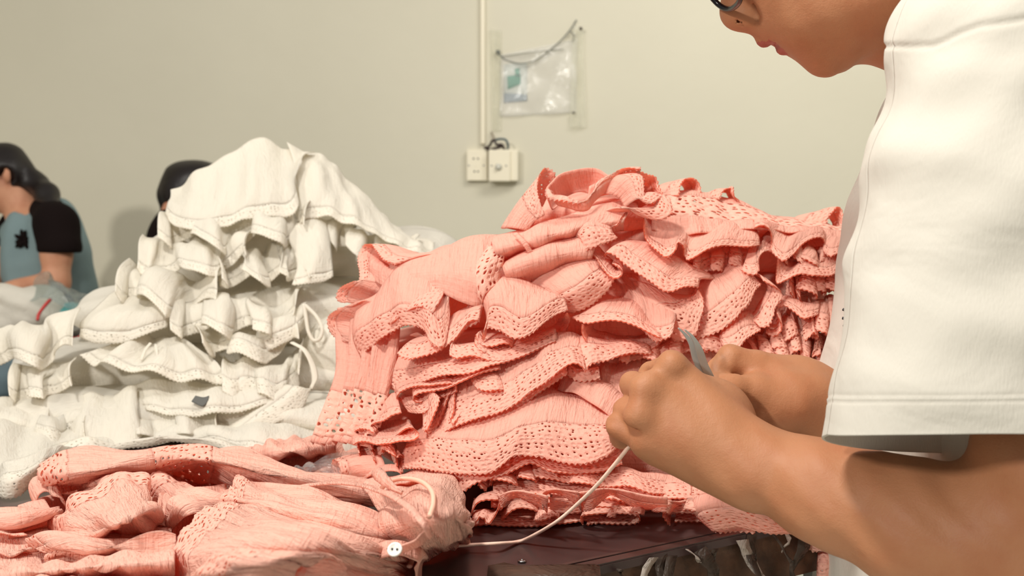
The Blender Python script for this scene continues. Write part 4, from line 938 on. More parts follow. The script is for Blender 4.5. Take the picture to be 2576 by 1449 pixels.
G_('pink', 'pink cuff with speckled lace lying above the pointed sleeve', [
    (["1462,612,2.2 1470,633,3 1500,622,3.6 1530,610,3.4 1556,599,2.8", "1450,598,2.4 1460,590,3.2 1485,578,3.6 1515,575,3.4 1540,582,3", "1440,600,1 1446,572,1.4 1478,546,1.4 1512,540,1.2 1535,560,1"], dict(W=.019, mid=0)),
    (["1474,634,2.4 1503,645,2.9 1518,672,3.3 1533,697,3.7 1552,703,3.8 1565,688,3.5 1558,672,3 1540,662,2.4", "1500,618,0 1520,636,0 1535,655,.2 1545,672,.2 1552,680,0 1560,672,-.4 1560,660,-.6 1552,648,-.6"], dict(W=.008, mid=.2))])
G_('pink', 'pink ruffle winding in an S across the upper right of the pile', [
    (["1521,568,1.8 1548,566,2.6 1562,546,2.6 1582,533,2 1600,537,1.2 1617,547,2 1627,568,2.6 1640,601,3.2 1656,629,3.8 1676,645,4.1 1693,632,3.7 1704,611,3.2 1714,622,2.5 1712,642,1.5 1728,661,1.5 1746,656,2.6 1780,633,3.3 1812,622,3.4 1850,618,3.4 1886,620,3.3 1913,616,2.4",
      "1530,552,1.2 1555,540,1.5 1580,530,.6 1600,530,-.4 1615,540,-1 1630,555,-1 1645,570,0 1665,590,.8 1680,600,1.4 1695,600,1.8 1705,592,1.6 1720,592,1 1728,600,.6 1740,612,.8 1765,612,1.8 1790,600,2.4 1820,592,2.6 1850,590,2.6 1885,594,2.2 1908,602,1.6",
      "1520,540,-.5 1560,520,-1 1600,512,-2 1640,520,-3 1665,535,-3 1680,550,-2.4 1690,560,-1.6 1700,566,-1 1710,570,-.6 1720,572,-.6 1735,572,-.8 1750,572,-1 1765,572,-1 1780,570,-1 1800,567,-1 1820,565,-1 1845,564,-1 1865,564,-1.4 1885,565,-1.4 1905,568,-1.6"], dict(W=.013, mid=0))])
G_('pink', 'pink flounce with a bold lace flap below the open-work crest', [
    (["1866,673,3 1884,683,3.5 1902,687,3.5 1907,664,3.1 1915,641,2.6 1926,630,2.1 1943,633,1.6 1956,650,2.4 1957,676,3 1954,712,3.7 1975,708,3.3 2012,698,3.1 2045,703,3.1 2088,702,2.7 2124,673,1.6",
      "1880,640,1.6 1898,645,2.2 1905,640,2 1912,625,1.4 1920,612,.6 1935,608,0 1950,612,0 1965,625,.4 1975,645,1 1980,665,1.6 1995,665,1.6 2020,655,1.4 2050,655,1.2 2085,655,.8 2120,640,0",
      "1890,610,-.5 1905,603,-.5 1915,598,-1 1925,592,-1.6 1940,590,-2 1955,590,-2 1970,595,-2 1985,605,-2 2000,615,-1.6 2015,620,-1.6 2030,620,-1.6 2050,620,-1.8 2070,620,-2 2095,618,-2 2125,610,-2.4"], dict(W=.017, mid=0))])
G_('pink', 'pink wavy hem nearest the T-shirt under the skyline cuff', [
    (["1903,582,1.2 1918,573,1.8 1935,582,1.8 1941,605,1.8 1941,628,2.2 1955,646,2.8 1971,656,3.2 1988,641,3.2 2015,615,2.8 2040,603,2.2 2059,606,1.2 2064,630,.6 2076,643,1.2 2090,652,2.2 2112,640,2.2 2142,648,1.8",
      "1890,565,-2 1915,560,-2 1940,560,-2 1955,565,-2 1965,572,-2 1975,580,-1.6 1985,585,-1.2 2000,580,-1.2 2020,572,-1.6 2040,568,-2 2060,570,-2.8 2075,576,-3 2090,580,-2.8 2105,584,-2.6 2120,584,-2.6 2145,585,-3"], dict(W=.011, mid=.6))])
G_('pink', 'pink sleeve with a long diagonal lace hem in the middle of the pile', [
    (["1521,652,2 1526,641,3 1550,647,3.5 1580,669,3.9 1615,693,4.1 1640,712,4.3 1665,730,4.3 1690,734,4.1 1716,727,3.7 1753,728,3.3", "1535,632,1.4 1550,618,2.4 1575,618,2.8 1605,635,3.2 1638,655,3.4 1665,675,3.6 1690,690,3.6 1712,695,3.4 1735,695,3 1762,705,2.6", "1545,615,0 1572,600,0 1605,600,0 1645,612,0 1675,632,.4 1700,650,.6 1725,665,.8 1750,678,.8 1775,690,.6 1800,705,.4"], dict(W=.017, mid=0)),
    (["1700,862,.6 1728,858,1.6 1750,848,2.2 1764,805,3 1771,765,3.3 1757,729,3.2", "1650,790,1.4 1675,775,2 1700,770,2.4 1718,760,2.4 1735,750,2.2 1745,738,1.6", "1590,710,-.5 1620,715,0 1645,725,0 1668,735,-.4 1690,738,-1 1715,738,-1.6"], dict(W=.030, mid=0))])
G_('pink', 'pink fan-shaped sleeve above the open lower cuff, behind the tweezers', [
    (["1565,800,1 1600,815,1.8 1640,852,2.6 1662,860,2.8 1690,850,2.8 1702,812,2.6", "1570,740,0 1600,745,1 1630,760,1.6 1655,770,1.8 1680,775,1.8 1700,770,1.4", "1540,700,-1.6 1560,695,-1.4 1585,692,-1.4 1610,695,-1.4 1640,705,-1.6 1670,720,-1.8"], dict(W=.014, mid=0))])
G_('pink', 'pink double cuff opening towards the camera above the left hand', [
    (["1436,800,1.4 1470,812,2.6 1500,806,3.3 1540,803,3.7 1580,812,3.7 1622,832,3.6 1662,858,3.2", "1470,780,1 1500,770,1.8 1530,762,2.2 1560,762,2.2 1590,770,2.2 1620,785,2 1655,810,1.6", "1500,740,-1 1520,735,-1 1545,732,-1 1570,732,-1 1600,736,-1 1630,745,-1 1660,765,-1"], dict(W=.012, mid=0)),
    (["1466,815,2.4 1468,838,2.4 1482,862,2.2 1504,884,1.8 1540,895,1.6 1580,896,1.4 1620,890,1 1645,880,.6 1664,862,.2", "1490,815,0 1490,825,-1 1500,835,-2 1520,840,-3 1545,845,-3.4 1580,845,-3.4 1610,845,-3.2 1635,840,-2.6 1655,838,-2"], dict(W=.020, mid=-.2))])
G_('pink', 'pink sleeve stretched wide with a stitched lace hem, right of centre', [
    (["1748,858,1.2 1788,846,2 1822,829,2.8 1852,804,3.4 1865,785,3.6 1882,771,3.6 1893,750,3.6 1906,726,3.4 1921,711,2.9", "1750,800,1 1772,785,2 1800,765,2.8 1828,742,3.2 1845,728,3.4 1860,715,3.4 1872,702,3.2 1885,690,3 1896,682,2.4", "1740,745,-.5 1755,725,0 1775,705,.2 1795,690,.2 1812,680,.2 1828,674,.2 1842,670,.2 1858,668,.2 1872,668,0"], dict(W=.019, mid=0)),
    (["1921,711,2.9 1945,722,3.2 1968,748,3 1950,778,3.4 1945,800,3.4 1936,824,3.2 1914,828,3", "1896,690,1.6 1920,700,1.8 1930,718,1.6 1920,740,1.6 1905,765,1.2 1895,790,1 1880,810,.8"], dict(W=.019, mid=.3))])
G_('pink', 'pink cuff with a short lace edge just above the right wrist', [(["1816,866,2 1832,882,3 1853,887,3.4 1876,858,3.6 1896,840,3.6 1915,828,3.3", "1812,842,1.4 1824,832,2 1845,818,2.4 1866,808,2.4 1885,806,2.2 1902,808,1.8", "1825,815,-.6 1838,804,-.6 1855,795,-.6 1870,790,-.6 1885,790,-.8 1900,792,-1"], dict(W=.014, mid=0)),
    (["1730,868,.6 1770,880,1.4 1800,885,1.6 1830,900,1.6", "1745,840,-.5 1775,845,0 1805,848,0 1835,858,0"], dict(W=.012))])
G_('pink', 'pink lace flap with a square corner at the right of the pile', [(["1925,838,1.4 1948,844,2.2 1964,825,2.8 1956,800,2.8 1951,782,2.4 1973,768,2.4 1996,785,3 2018,804,3.4 2040,799,3.4 2061,789,3", "1930,800,0 1945,795,.4 1955,780,.6 1955,765,.4 1962,752,.2 1980,745,.4 2000,750,.8 2022,760,1.2 2040,762,1.2 2060,760,1"], dict(W=.010, mid=.3))])
def auto(lab, path, n, A, B, Cc, back, seed, W=.016, **kw):
    G_('pink', lab, [(ruffle(path, n, A, B, Cc, back, seed), dict(W=W, mid=.5, **kw))])
auto('pink nested frills low on the right, innermost row', "1900,905,1 1945,890,1.2 1985,865,1.2 2015,815,1", 4, 9, 12, .9, (-25, -50, -2.5), 21)
auto('pink nested frills low on the right, outer row', "1930,925,1.6 1985,900,2 2030,860,2 2062,800,1.6", 4, 10, 12, .9, (-25, -60, -2.5), 22)
auto('pink crumpled frill right of the lace flap, beside the T-shirt', "1990,735,1 2030,745,1.4 2075,735,1.2 2135,745,1", 5, 13, 18, 1.1, (-5, -60, -2.5), 23)
auto('pink frill touching the T-shirt halfway down the pile', "2040,840,1.8 2070,838,2.2 2100,825,2.2 2140,805,1.8", 3, 12, 14, 1.1, (-5, -80, -2.5), 24, W=.022)
auto('pink frill below the halfway frill beside the T-shirt', "2000,905,1 2040,900,1.2 2080,880,1.2 2140,870,1", 4, 10, 14, .9, (0, -60, -2.5), 25)
auto('pink hem seen just above the right wrist beside the T-shirt', "1970,935,1.2 2020,945,1.4 2070,930,1.2 2140,935,1", 3, 10, 12, .9, (0, -60, -2.5), 26, W=.02)
auto('plain pink panel beside the sleeve of the T-shirt, behind the right forearm', "1960,1000,.5 2030,1000,.8 2080,1010,.6 2140,1010,.4", 2, 6, 4, .6, (10, -110, -1.5), 27, W=.0)
auto('small pink frill tucked under the winding ruffle', "1745,690,.6 1800,680,.6 1850,672,.4 1885,690,.4", 3, 10, 12, .9, (0, -50, -2), 28)
auto('pink loops squeezed between flounce and lace flap', "1975,655,1 2020,668,1.4 2060,672,1.2 2120,690,.8", 4, 14, 16, 1.0, (0, -45, -2), 29, W=.008)
auto('pink frill behind the tweezers tip', "1560,905,.2 1640,905,.6 1700,892,.8 1760,880,.6 1820,895,.4", 4, 9, 16, .9, (0, -45, -2.4), 30, W=.022)

# left middle and below
G_('pink', 'pink shirt tail with the long rising lace hem across the middle of the pile', [
    (["1040,1128,-.4 1100,1098,1.2 1170,1069,2.2 1250,1046,2.8 1310,1012,3.2 1370,968,3.4 1415,932,3.4 1446,921,3.2 1471,938,2.8", "1070,1060,-.4 1130,1030,1 1200,1000,2 1265,975,2.6 1320,945,3 1370,905,3 1410,885,2.8 1440,880,2.4 1465,890,1.8", "1110,960,-.6 1165,930,0 1220,905,.2 1275,885,.4 1325,872,.4 1370,858,.4 1405,850,.2 1435,848,0 1460,850,-.4"], dict(W=.030, mid=0)),
    (["1471,938,2.8 1484,920,3 1520,908,2.6 1570,895,2.2 1640,888,1.4", "1440,850,0 1470,845,.8 1510,850,.6 1560,860,.2 1620,860,-.4"], dict(W=.024, mid=.4)),
    (["1060,1140,-.8 1120,1112,.6 1185,1082,1.4 1262,1060,1.8 1325,1024,2 1385,980,2.2 1430,945,2.2", "1090,1090,-1.4 1140,1060,-.6 1200,1035,0 1270,1010,.4 1330,980,.6 1380,945,.8 1420,915,1"], dict(W=.03, mid=.2))])
G_('pink', 'pink hem doubled in two close lace edges left of the rising hem', [
    (["985,987,1 1030,966,2.2 1100,950,2.8 1180,940,3.2 1250,915,3.2 1330,896,2.8 1400,866,2.2", "960,935,.4 1020,925,1.4 1095,915,2 1170,905,2.2 1240,890,2 1320,870,1.6 1390,845,1", "945,880,-1 1010,880,-1 1090,885,-1 1170,880,-1 1240,870,-1 1310,855,-1 1380,835,-1.4"], dict(W=.024, mid=0)),
    (["1003,1006,1.2 1010,992,1.8 1050,977,2.5 1100,969,2.8 1141,970,2.6 1144,985,2.2 1110,995,1.8 1072,1003,1.8 1046,1011,2.2 1042,1000,2.4 1060,988,2.6 1120,976,2.8 1190,955,2.8 1260,930,2.6", "990,960,0 1005,955,-.2 1045,950,-.4 1090,950,-.6 1115,950,-.8 1115,955,-1.2 1095,960,-1.4 1065,962,-1.4 1050,965,-1.2 1050,960,-.8 1060,955,-.4 1110,945,0 1180,930,0 1250,905,0"], dict(W=.012, mid=.2)),
    (["1190,962,1.4 1204,984,2.4 1232,990,3 1262,985,3.2 1266,990,2 1240,1004,1.4 1200,1010,1", "1195,930,-.4 1210,930,-.2 1232,928,0 1252,932,0 1255,945,-1 1235,955,-1.4 1200,965,-1.6"], dict(W=.014, mid=.4))])
G_('pink', 'pink lace hem crumpled in upright nested folds, left of centre', [
    (["1020,1035,1 1070,1040,2 1095,1005,2.4 1110,1000,2.6 1108,1030,2.8 1080,1075,2.6 1062,1088,2.4 1090,1090,1.4 1115,1045,1.4 1128,1005,1.6 1142,985,1.8 1140,1030,2.4 1130,1060,2.6 1142,1070,2.4 1160,1040,2 1172,1000,1.6 1180,970,1.4", "1000,1000,0 1030,990,.2 1060,975,.2 1075,965,.2 1085,975,.2 1080,990,0 1070,1000,-.4 1085,1000,-1 1100,985,-1.2 1110,970,-1.2 1120,960,-1.2 1125,970,-1.2 1125,985,-1.2 1135,990,-1.2 1145,980,-1.4 1155,965,-1.4 1165,950,-1.4"], dict(W=.016, mid=.2))])
G_('pink', 'pink cuffs stacked with two dark oval openings, lower left of pile', [
    (["1012,1042,2.2 975,1053,2.4 945,1065,1.8 934,1083,1.2 948,1101,1.2 980,1098,2 1020,1080,2.8 1042,1075,3.2 1056,1088,3.4 1052,1103,3.6 1025,1110,3.8 960,1110,3.6 915,1113,3 892,1123,2.4", "1000,985,0 970,1000,-.4 945,1025,-.8 940,1045,-2 955,1055,-3 985,1060,-3 1010,1055,-2.6 1025,1050,-2 1035,1055,-2 1035,1065,-2 1015,1075,-1.4 960,1078,-1 920,1080,-1 890,1085,-1.4"], dict(W=.016, mid=0)),
    (["884,1122,.6 876,1104,.6 884,1088,1 905,1086,1.6 925,1090,1.8 938,1100,1.6", "900,1050,-1.4 900,1045,-1.6 915,1040,-1.6 935,1042,-1.4 955,1050,-1 965,1060,-1"], dict(W=.012, mid=0))])
G_('pink', 'pink sleeve rolled to a small round mouth at the bottom left corner', [
    (["842,1158,.8 853,1168,2.2 855,1187,2.2 848,1197,.8 836,1187,-.2 831,1170,-.2 840,1158,.6", "930,1135,-.5 960,1150,1 970,1185,1.4 960,1215,.4 920,1215,-1.4 900,1180,-2 920,1140,-1"], dict(W=.010, mid=.2)),
    (ruffle("905,1140,1.4 940,1150,1.6 980,1150,1.4 1005,1165,1.2 1010,1195,1", 4, 14, 10, .9, (-10, -35, -2.2), 44), dict(W=.012, mid=.3)),
    (["900,1212,1.2 935,1196,2 975,1186,2.4 1000,1190,2.2 1004,1200,1.4", "930,1180,-1 950,1175,-1 975,1170,-1 990,1172,-1 1000,1180,-1"], dict(W=0))])
G_('pink', 'big smooth pink shirt front with a lace hem sweeping under the left hand', [
    (["1000,1180,.6 1060,1182,1.4 1130,1192,2.2 1200,1196,2.6 1240,1190,2.8 1272,1166,3 1300,1150,3.2 1350,1150,3.4 1420,1164,3.6 1480,1166,3.8 1525,1152,3.6 1549,1130,3 1562,1108,2.2", "1020,1120,.6 1080,1110,1.6 1145,1112,2.6 1205,1118,3 1245,1112,3.2 1282,1095,3.4 1315,1078,3.6 1360,1070,3.8 1415,1070,3.8 1465,1075,3.8 1510,1078,3.6 1545,1078,3 1570,1070,2.2", "1060,1080,-1 1110,1062,-.6 1170,1050,0 1220,1040,.6 1255,1028,1 1290,1015,1.4 1330,1000,1.6 1375,985,1.6 1420,985,1.4 1465,1000,1.2 1510,1025,1 1550,1040,.6 1590,1050,0", "1090,1060,-5 1130,1040,-5 1180,1020,-5 1230,1010,-5 1265,1000,-5 1300,985,-5 1340,960,-5 1380,940,-5 1430,935,-5 1475,950,-5 1520,975,-5 1560,990,-5 1600,1000,-5"], dict(W=.030, mid=0)),
    (["1128,1207,.6 1160,1238,1.8 1200,1212,2.2 1260,1192,2.4 1300,1176,2.6 1340,1162,2.6 1400,1182,2.6 1500,1188,2.2 1565,1172,1.6", "1120,1160,-1 1160,1155,-.6 1200,1150,-.4 1255,1145,-.4 1295,1135,-.2 1340,1130,0 1400,1140,0 1495,1145,0 1560,1130,-.4"], dict(W=.022, mid=.2))])
G_('pink', 'plain pink panels meeting in a dark crease left of the fingertips', [
    (["1400,975,.6 1450,992,1.2 1520,1042,1.6 1580,1080,1.4", "1430,930,-1 1490,945,-.8 1550,985,-.6 1610,1015,-.6"], dict(W=0, mid=.6)),
    (["1425,945,1.4 1460,960,1.6 1510,952,1.8", "1440,925,-.5 1465,930,-.5 1500,925,-.5"], dict(W=.02)),
    (["1510,960,.2 1560,1010,.4 1620,1050,.2 1700,1070,0", "1510,905,-2.4 1570,900,-2.4 1640,905,-2.4 1720,930,-2.4"], dict(W=0, mid=.2))])
# flat folded layers at the bottom
for i, (lab, path, n, A, B, Cc, W_, bk_) in enumerate([
    ('pink folded hem with two small round rolls in the dark gap under the shirt front', "1200,1225,.6 1250,1228,1.2 1300,1215,1.6 1345,1205,1.4 1420,1210,1.2", 3, 13, 10, 1.0, .008, (0, -40, -3)),
    ('pink flat lace layer running towards the forearm, upper of the pressed layers', "1340,1195,1 1440,1222,2 1540,1225,2.2 1650,1238,2.2 1760,1245,2", 3, 5, 10, .6, .024, (0, -55, -2.5)),
    ('pink flat lace layer, second of the pressed layers above the table', "1240,1250,1 1340,1238,1.6 1480,1250,2 1620,1258,2 1780,1265,2 1900,1290,1.8", 4, 4, 9, .5, .022, (0, -50, -3)),
    ('pink flat lace layer, third of the pressed layers above the table', "1235,1282,.6 1330,1262,1.4 1460,1272,1.8 1620,1278,1.8 1780,1282,1.8 1900,1300,1.6", 4, 4, 10, .6, .018, (0, -45, -3.5))]):
    G_('pink', lab, [(ruffle(path, n, A, B, Cc, bk_, 50 + i), dict(W=W_, mid=.3))])
G_('pink', 'pink twisted knot of lace hem at the bottom left of the pressed layers', [
    (["1190,1300,1.4 1200,1270,2 1225,1256,2.4 1262,1255,2.4 1258,1285,2.8 1240,1312,2.8 1225,1322,2.4 1212,1305,2.6 1205,1320,2.2 1195,1330,1.6", "1190,1250,-.5 1205,1245,-.5 1225,1240,-.5 1250,1238,-.5 1265,1245,-.5 1265,1265,-1 1250,1280,-1.4 1235,1285,-1.4 1215,1285,-1.4 1195,1285,-1.4"], dict(W=.018, mid=.6))])
G_('table', 'bottom pink hem lying flat on the bare table in front', [
    (["1185,1325,.2 1245,1321,.25 1330,1324,.25 1410,1322,.25 1470,1315,.3 1520,1308,.4", "1190,1290,.4 1250,1280,.6 1330,1280,.6 1410,1280,.6 1470,1278,.6 1520,1275,.6"], dict(W=.018, mid=.2, amp=.0005)),
    (["1262,1312,.5 1282,1288,1.6 1310,1278,1.9 1345,1286,1.6 1358,1300,.9 1345,1312,.9 1365,1312,1.4 1385,1304,1.6 1400,1300,1.4 1405,1316,.8", "1262,1275,.8 1285,1262,1.9 1310,1258,2.2 1340,1260,2 1358,1262,1.6 1362,1266,1.6 1372,1268,1.8 1385,1268,1.8 1400,1268,1.8 1410,1270,1.6"], dict(W=.02, mid=.1, amp=.0004))])
G_('table', 'pink lace flaps overlapping in arches near the bottom front of the pile', [
    (["1262,1285,1.8 1275,1262,2.8 1300,1252,3 1330,1262,2.8 1368,1283,2 1376,1290,1.8", "1255,1245,3 1275,1238,3.8 1300,1235,4 1330,1238,4 1360,1242,4 1380,1248,4"], dict(W=.02, mid=.1, amp=.0004)),
    (["1368,1284,2.2 1370,1262,2.8 1378,1245,3.2 1400,1243,3.4 1430,1258,3.2 1462,1285,2.2 1450,1292,1.8 1400,1290,1.8 1382,1278,2.2 1384,1262,2.6", "1362,1245,3.6 1368,1238,4 1380,1234,4.3 1400,1232,4.4 1430,1234,4.4 1455,1238,4.4 1450,1245,3.6 1410,1245,3.4 1388,1245,3.4 1384,1242,3.6"], dict(W=.022, mid=.1, amp=.0004)),
    (["1462,1288,2 1485,1284,2.4 1510,1262,2.8 1535,1242,3 1560,1250,3 1580,1265,2.6 1600,1275,2.2 1640,1280,2 1680,1285,2", "1455,1240,4 1480,1236,4.2 1505,1232,4.3 1530,1230,4.3 1555,1232,4.3 1580,1236,4.3 1605,1240,4.3 1640,1245,4.3 1680,1250,4.3"], dict(W=.022, mid=.1, amp=.0004))])
G_('table', 'pink hem loop lying alone on the table edge of the pile', [
    (["1468,1322,.2 1462,1302,1.1 1475,1295,1.5 1520,1291,1.7 1570,1292,1.6 1604,1300,1.2 1606,1312,.7 1590,1318,.3 1540,1320,.25 1500,1318,.2 1475,1325,.2", "1470,1295,.6 1470,1285,1.2 1480,1278,1.8 1520,1274,2 1565,1274,2 1595,1276,1.8 1600,1282,1.2 1585,1288,.8 1540,1290,.6 1505,1292,.6 1480,1295,.4"], dict(W=.03, mid=.05, amp=.0004))])
G_('table', 'pink crumpled lace bunch at the right end of the pressed layers', [(ruffle("1530,1300,1 1600,1292,1.4 1660,1290,1.6 1740,1285,1.8 1790,1290,1.6", 4, 6, 12, .6, (10, -30, 1.0), 61), dict(W=.012, mid=.2))])
G_('table', 'pink square cuff hanging to the table right of the gap', [
    (["1683,1325,.2 1670,1305,1 1675,1294,1.4 1720,1293,1.4 1770,1298,1.2 1790,1312,.6 1745,1318,.2 1695,1322,.2", "1690,1288,.6 1685,1280,1.2 1690,1272,1.8 1730,1270,2 1770,1272,1.8 1795,1280,1.4 1750,1290,.8 1705,1292,.6"], dict(W=.012, mid=.05))])
G_('table', 'pink sleeve lying out to the table corner with a lace cuff', [
    (["1792,1330,.5 1800,1336,.7 1850,1328,1 1890,1335,.8 1940,1345,.5 1990,1347,.3 2020,1340,.2", "1750,1290,2 1770,1275,2.8 1820,1268,3.2 1870,1270,3.2 1930,1285,2.8 1985,1310,2 2030,1320,1.4", "1745,1255,3 1770,1245,3.4 1820,1240,3.6 1870,1242,3.6 1930,1255,3.4 1990,1280,2.8 2050,1300,2"], dict(W=.024, mid=0, amp=.0006)),
    (["1795,1330,.4 1810,1345,.2 1850,1340,.2 1900,1345,.2", "1760,1290,1.6 1800,1290,1.6 1850,1290,1.6 1900,1290,1.6"], dict(W=.01, mid=0))])
G_(0.93, 'pink blouse slipping over the table corner beside the man, lowest of the pink clothes', [
    (["2008,1350,0 2020,1380,.4 2045,1395,1 2070,1385,1.4 2100,1392,1.2 2130,1400,.6 2160,1400,0", "2010,1330,0 2030,1340,1 2055,1345,1.6 2080,1345,2 2105,1350,2 2135,1350,1.6 2165,1350,1", "2010,1300,-3 2030,1300,-2 2055,1300,-2 2080,1300,-2 2105,1300,-2 2135,1305,-2 2165,1310,-2"], dict(W=.012, mid=0)),
    (["2048,1480,0 2070,1490,.6 2105,1490,.8 2140,1480,.2", "2050,1420,.2 2075,1420,1.2 2110,1425,1.4 2142,1430,.6", "2055,1370,-.6 2080,1370,.4 2110,1375,.4 2145,1385,-.4"], dict(W=.03, mid=0, pleat=.002, plen=.02))])
# ------------------------------------------------------------------ the peach blouse on the table in front and its neighbours
MF = (M_front, M_frontlace)
fb = thing('gauze_blouse', T(760, 1400, .0), 'peach-pink tie blouse spread on the table in front, lace cuffs left, one button', 'blouse')
def FS(rows, **o):
    o.setdefault('mats', MF)
    if o.get('part', '') in ('sleeve', 'front_panel', 'front_ruffle'): o.setdefault('pleat', .0010); o.setdefault('plen', .015); o.setdefault('amp', .0022)
    sheet(fb, 'table', rows, **o)
FS(["98,1163,2.5 102,1188,4 112,1215,3 130,1240,.6", "200,1147,3.2 200,1172,5 202,1202,4.4 205,1234,1", "330,1134,3.8 338,1155,5.4 345,1182,4.4 350,1206,1.2", "480,1121,3.8 480,1145,5.4 480,1172,4.4 480,1203,1", "620,1140,3.2 620,1165,4.8 620,1195,3.8 620,1238,1", "800,1196,2.2 800,1210,3.2 800,1226,2.6 800,1248,1", "980,1225,1.5 980,1235,2 980,1250,1.6 980,1268,.8"], W=.036, bands=[(.112, .165)], mats=(M_front, M_pinkopen), part='sleeve')
FS(["600,1209,3 575,1226,4.4 555,1256,4 540,1292,1.6", "680,1222,3.4 662,1250,5.6 645,1275,5.4 622,1300,3", "820,1258,3.2 805,1285,5.8 792,1312,5.4 780,1338,3.4", "960,1292,2.6 950,1325,4.8 940,1352,4.6 930,1380,3", "1062,1335,1.8 1050,1355,3.2 1035,1372,3 1020,1392,2"], W=.036, part='sleeve')
FS(["590,1277,3.4 520,1296,5 458,1338,5 428,1390,4 423,1449,2.6 425,1500,1", "720,1300,5 660,1320,7 615,1355,7.4 580,1400,6.4 565,1449,5.4 560,1510,3", "860,1345,5 820,1360,7 790,1385,7.4 760,1410,6.6 740,1449,5.4 735,1515,3", "985,1395,3.6 960,1400,4.6 930,1412,4.6 910,1430,4.2 905,1460,3.6 900,1520,2", "1040,1410,1.2 1035,1425,1.2 1030,1440,1.2 1025,1460,1 1020,1480,.6 1010,1520,.4"], W=.048, part='front_panel')
FS(["492,1470,4 505,1430,6.4 545,1390,7.6 600,1370,8.2 645,1370,8 678,1382,7.4 684,1400,6.8 668,1435,6 640,1470,5", "600,1490,6 625,1440,8 660,1412,8.8 700,1392,9 735,1390,8.6 762,1398,8 775,1412,7.4 765,1440,6.8 745,1480,6", "720,1520,5 745,1460,7 775,1425,7.8 810,1410,7.6 840,1412,7 862,1420,6.4 872,1432,5.8 870,1455,5.2 860,1500,4.4"], W=.040, part='front_ruffle')
FS(["900,1216,1.8 990,1198,2.6 1060,1187,3.2 1112,1186,3.4 1148,1212,3.2 1172,1258,2.4 1184,1310,1.6", "930,1250,4 1000,1235,5.4 1060,1225,6.4 1105,1228,6.8 1140,1250,6.6 1166,1288,5.8 1186,1325,4", "960,1310,5 1010,1300,6.4 1065,1290,7.4 1100,1290,7.8 1135,1300,7.6 1165,1318,6.4 1189,1340,3.4", "1000,1380,3 1035,1375,4 1070,1368,4.6 1100,1362,4.6 1130,1358,4 1158,1356,2.6 1180,1356,1", "1030,1410,.4 1050,1408,.4 1080,1400,.4 1105,1392,.4 1130,1384,.4 1150,1376,.4 1165,1368,.3"], W=0, part='back_panel')
FS(["930,1385,3.4 975,1370,4.4 1030,1362,4.4 1062,1375,3.6 1078,1400,2.4 1080,1430,1 1076,1470,.4", "930,1420,3.6 970,1405,4.6 1010,1400,4.6 1040,1410,4 1052,1430,3 1055,1455,1.6 1052,1490,.6"], W=0, part='collar', mid=.6)
M_pipe = principled('peach_binding', (250, 190, 166), 0.85)
def TT(l): return [T(x, y, h * .01) for x, y, h in l]
tube('neck_binding', TT([(952, 1236, 6.4), (980, 1212, 6.8), (1020, 1204, 7.2), (1060, 1212, 7.8), (1086, 1236, 8.2), (1090, 1268, 8.2), (1080, 1300, 8.2)]), .0016, M_pipe, fb, 6)
FS(["965,1242,5.4 990,1216,5.6 1022,1208,6 1056,1218,6.6 1080,1240,7.2 1082,1268,7.4 1074,1292,7.6", "990,1262,1.6 1006,1250,1.2 1025,1245,1.2 1045,1250,1.6 1055,1262,2.2 1055,1278,2.8 1050,1292,3.4"], W=0, part='neck_facing', mid=-.2, mats=(M_pink, M_pink))
FS(["700,1240,2.8 780,1218,4 860,1211,5.4 930,1220,6.6 1000,1250,7.8 1040,1282,8.4 1068,1318,8.4 1084,1350,7.4", "705,1246,2.8 785,1224,4 860,1219,5.4 925,1229,6.6 990,1260,7.8 1030,1291,8.4 1058,1325,8.4 1078,1356,7.4"], W=0, part='tie_ribbon', mid=.1, amp=.0003)
FS(["1084,1345,7.5 1060,1370,6 1030,1382,5.4 1010,1390,5.2 985,1395,5.2", "1070,1335,8 1045,1358,6.8 1020,1368,6.2 1000,1374,6 975,1378,5.6"], W=0, part='placket', mid=.1, amp=.0003)
FS(["935,1195,6 950,1212,7 985,1235,7.6 1010,1245,7.6", "942,1185,6.6 960,1180,7.4 985,1208,8 1015,1238,7.8"], W=0, part='facing_tip', mid=.3, amp=.0004)
bc = T(994, 1384, .066)
bt = lathe('button', [(.0, 0), (.0039, 0), (.0043, .0007), (.0041, .0016), (.0033, .0014), (.0028, .0009), (0, .0009)], (0, 0, 0), principled('pearl_button', (238, 232, 222), 0.25), fb)
bt.rotation_euler = (math.radians(48), 0, math.radians(-12)); bt.location = Vector(bc) - parent_loc(fb)
for v in bt.data.vertices: v.co += parent_loc(fb)
for a, b in ((-1, 0), (1, 0)):
    h = lathe('button_hole', [(.0007, 0.0011), (.0007, .0014), (.0001, .0014)], (0, 0, 0), M_dark, fb, 8)
    for v in h.data.vertices: v.co += parent_loc(fb) + Vector((a * .0014, 0, 0))
    h.parent = bt; h.location = (0, 0, 0)
for h in bt.children: h.matrix_parent_inverse.identity()
cord = TT([(1030, 1425, 2), (1045, 1398, 1.6), (1100, 1379, 1), (1180, 1371, .6), (1250, 1367, .7)]) + [J(1305, 1362, .862), J(1345, 1345, .854), J(1400, 1312, .842), J(1450, 1270, .832), J(1500, 1222, .818), J(1545, 1170, .806), J(1578, 1128, .797), J(1600, 1095, .792), J(1620, 1060, .79)]
tube('tie_cord', cord, .0021, principled('pale_peach_cord', (252, 214, 194), 0.85, 0.3), fb, 8, .6, n=120)

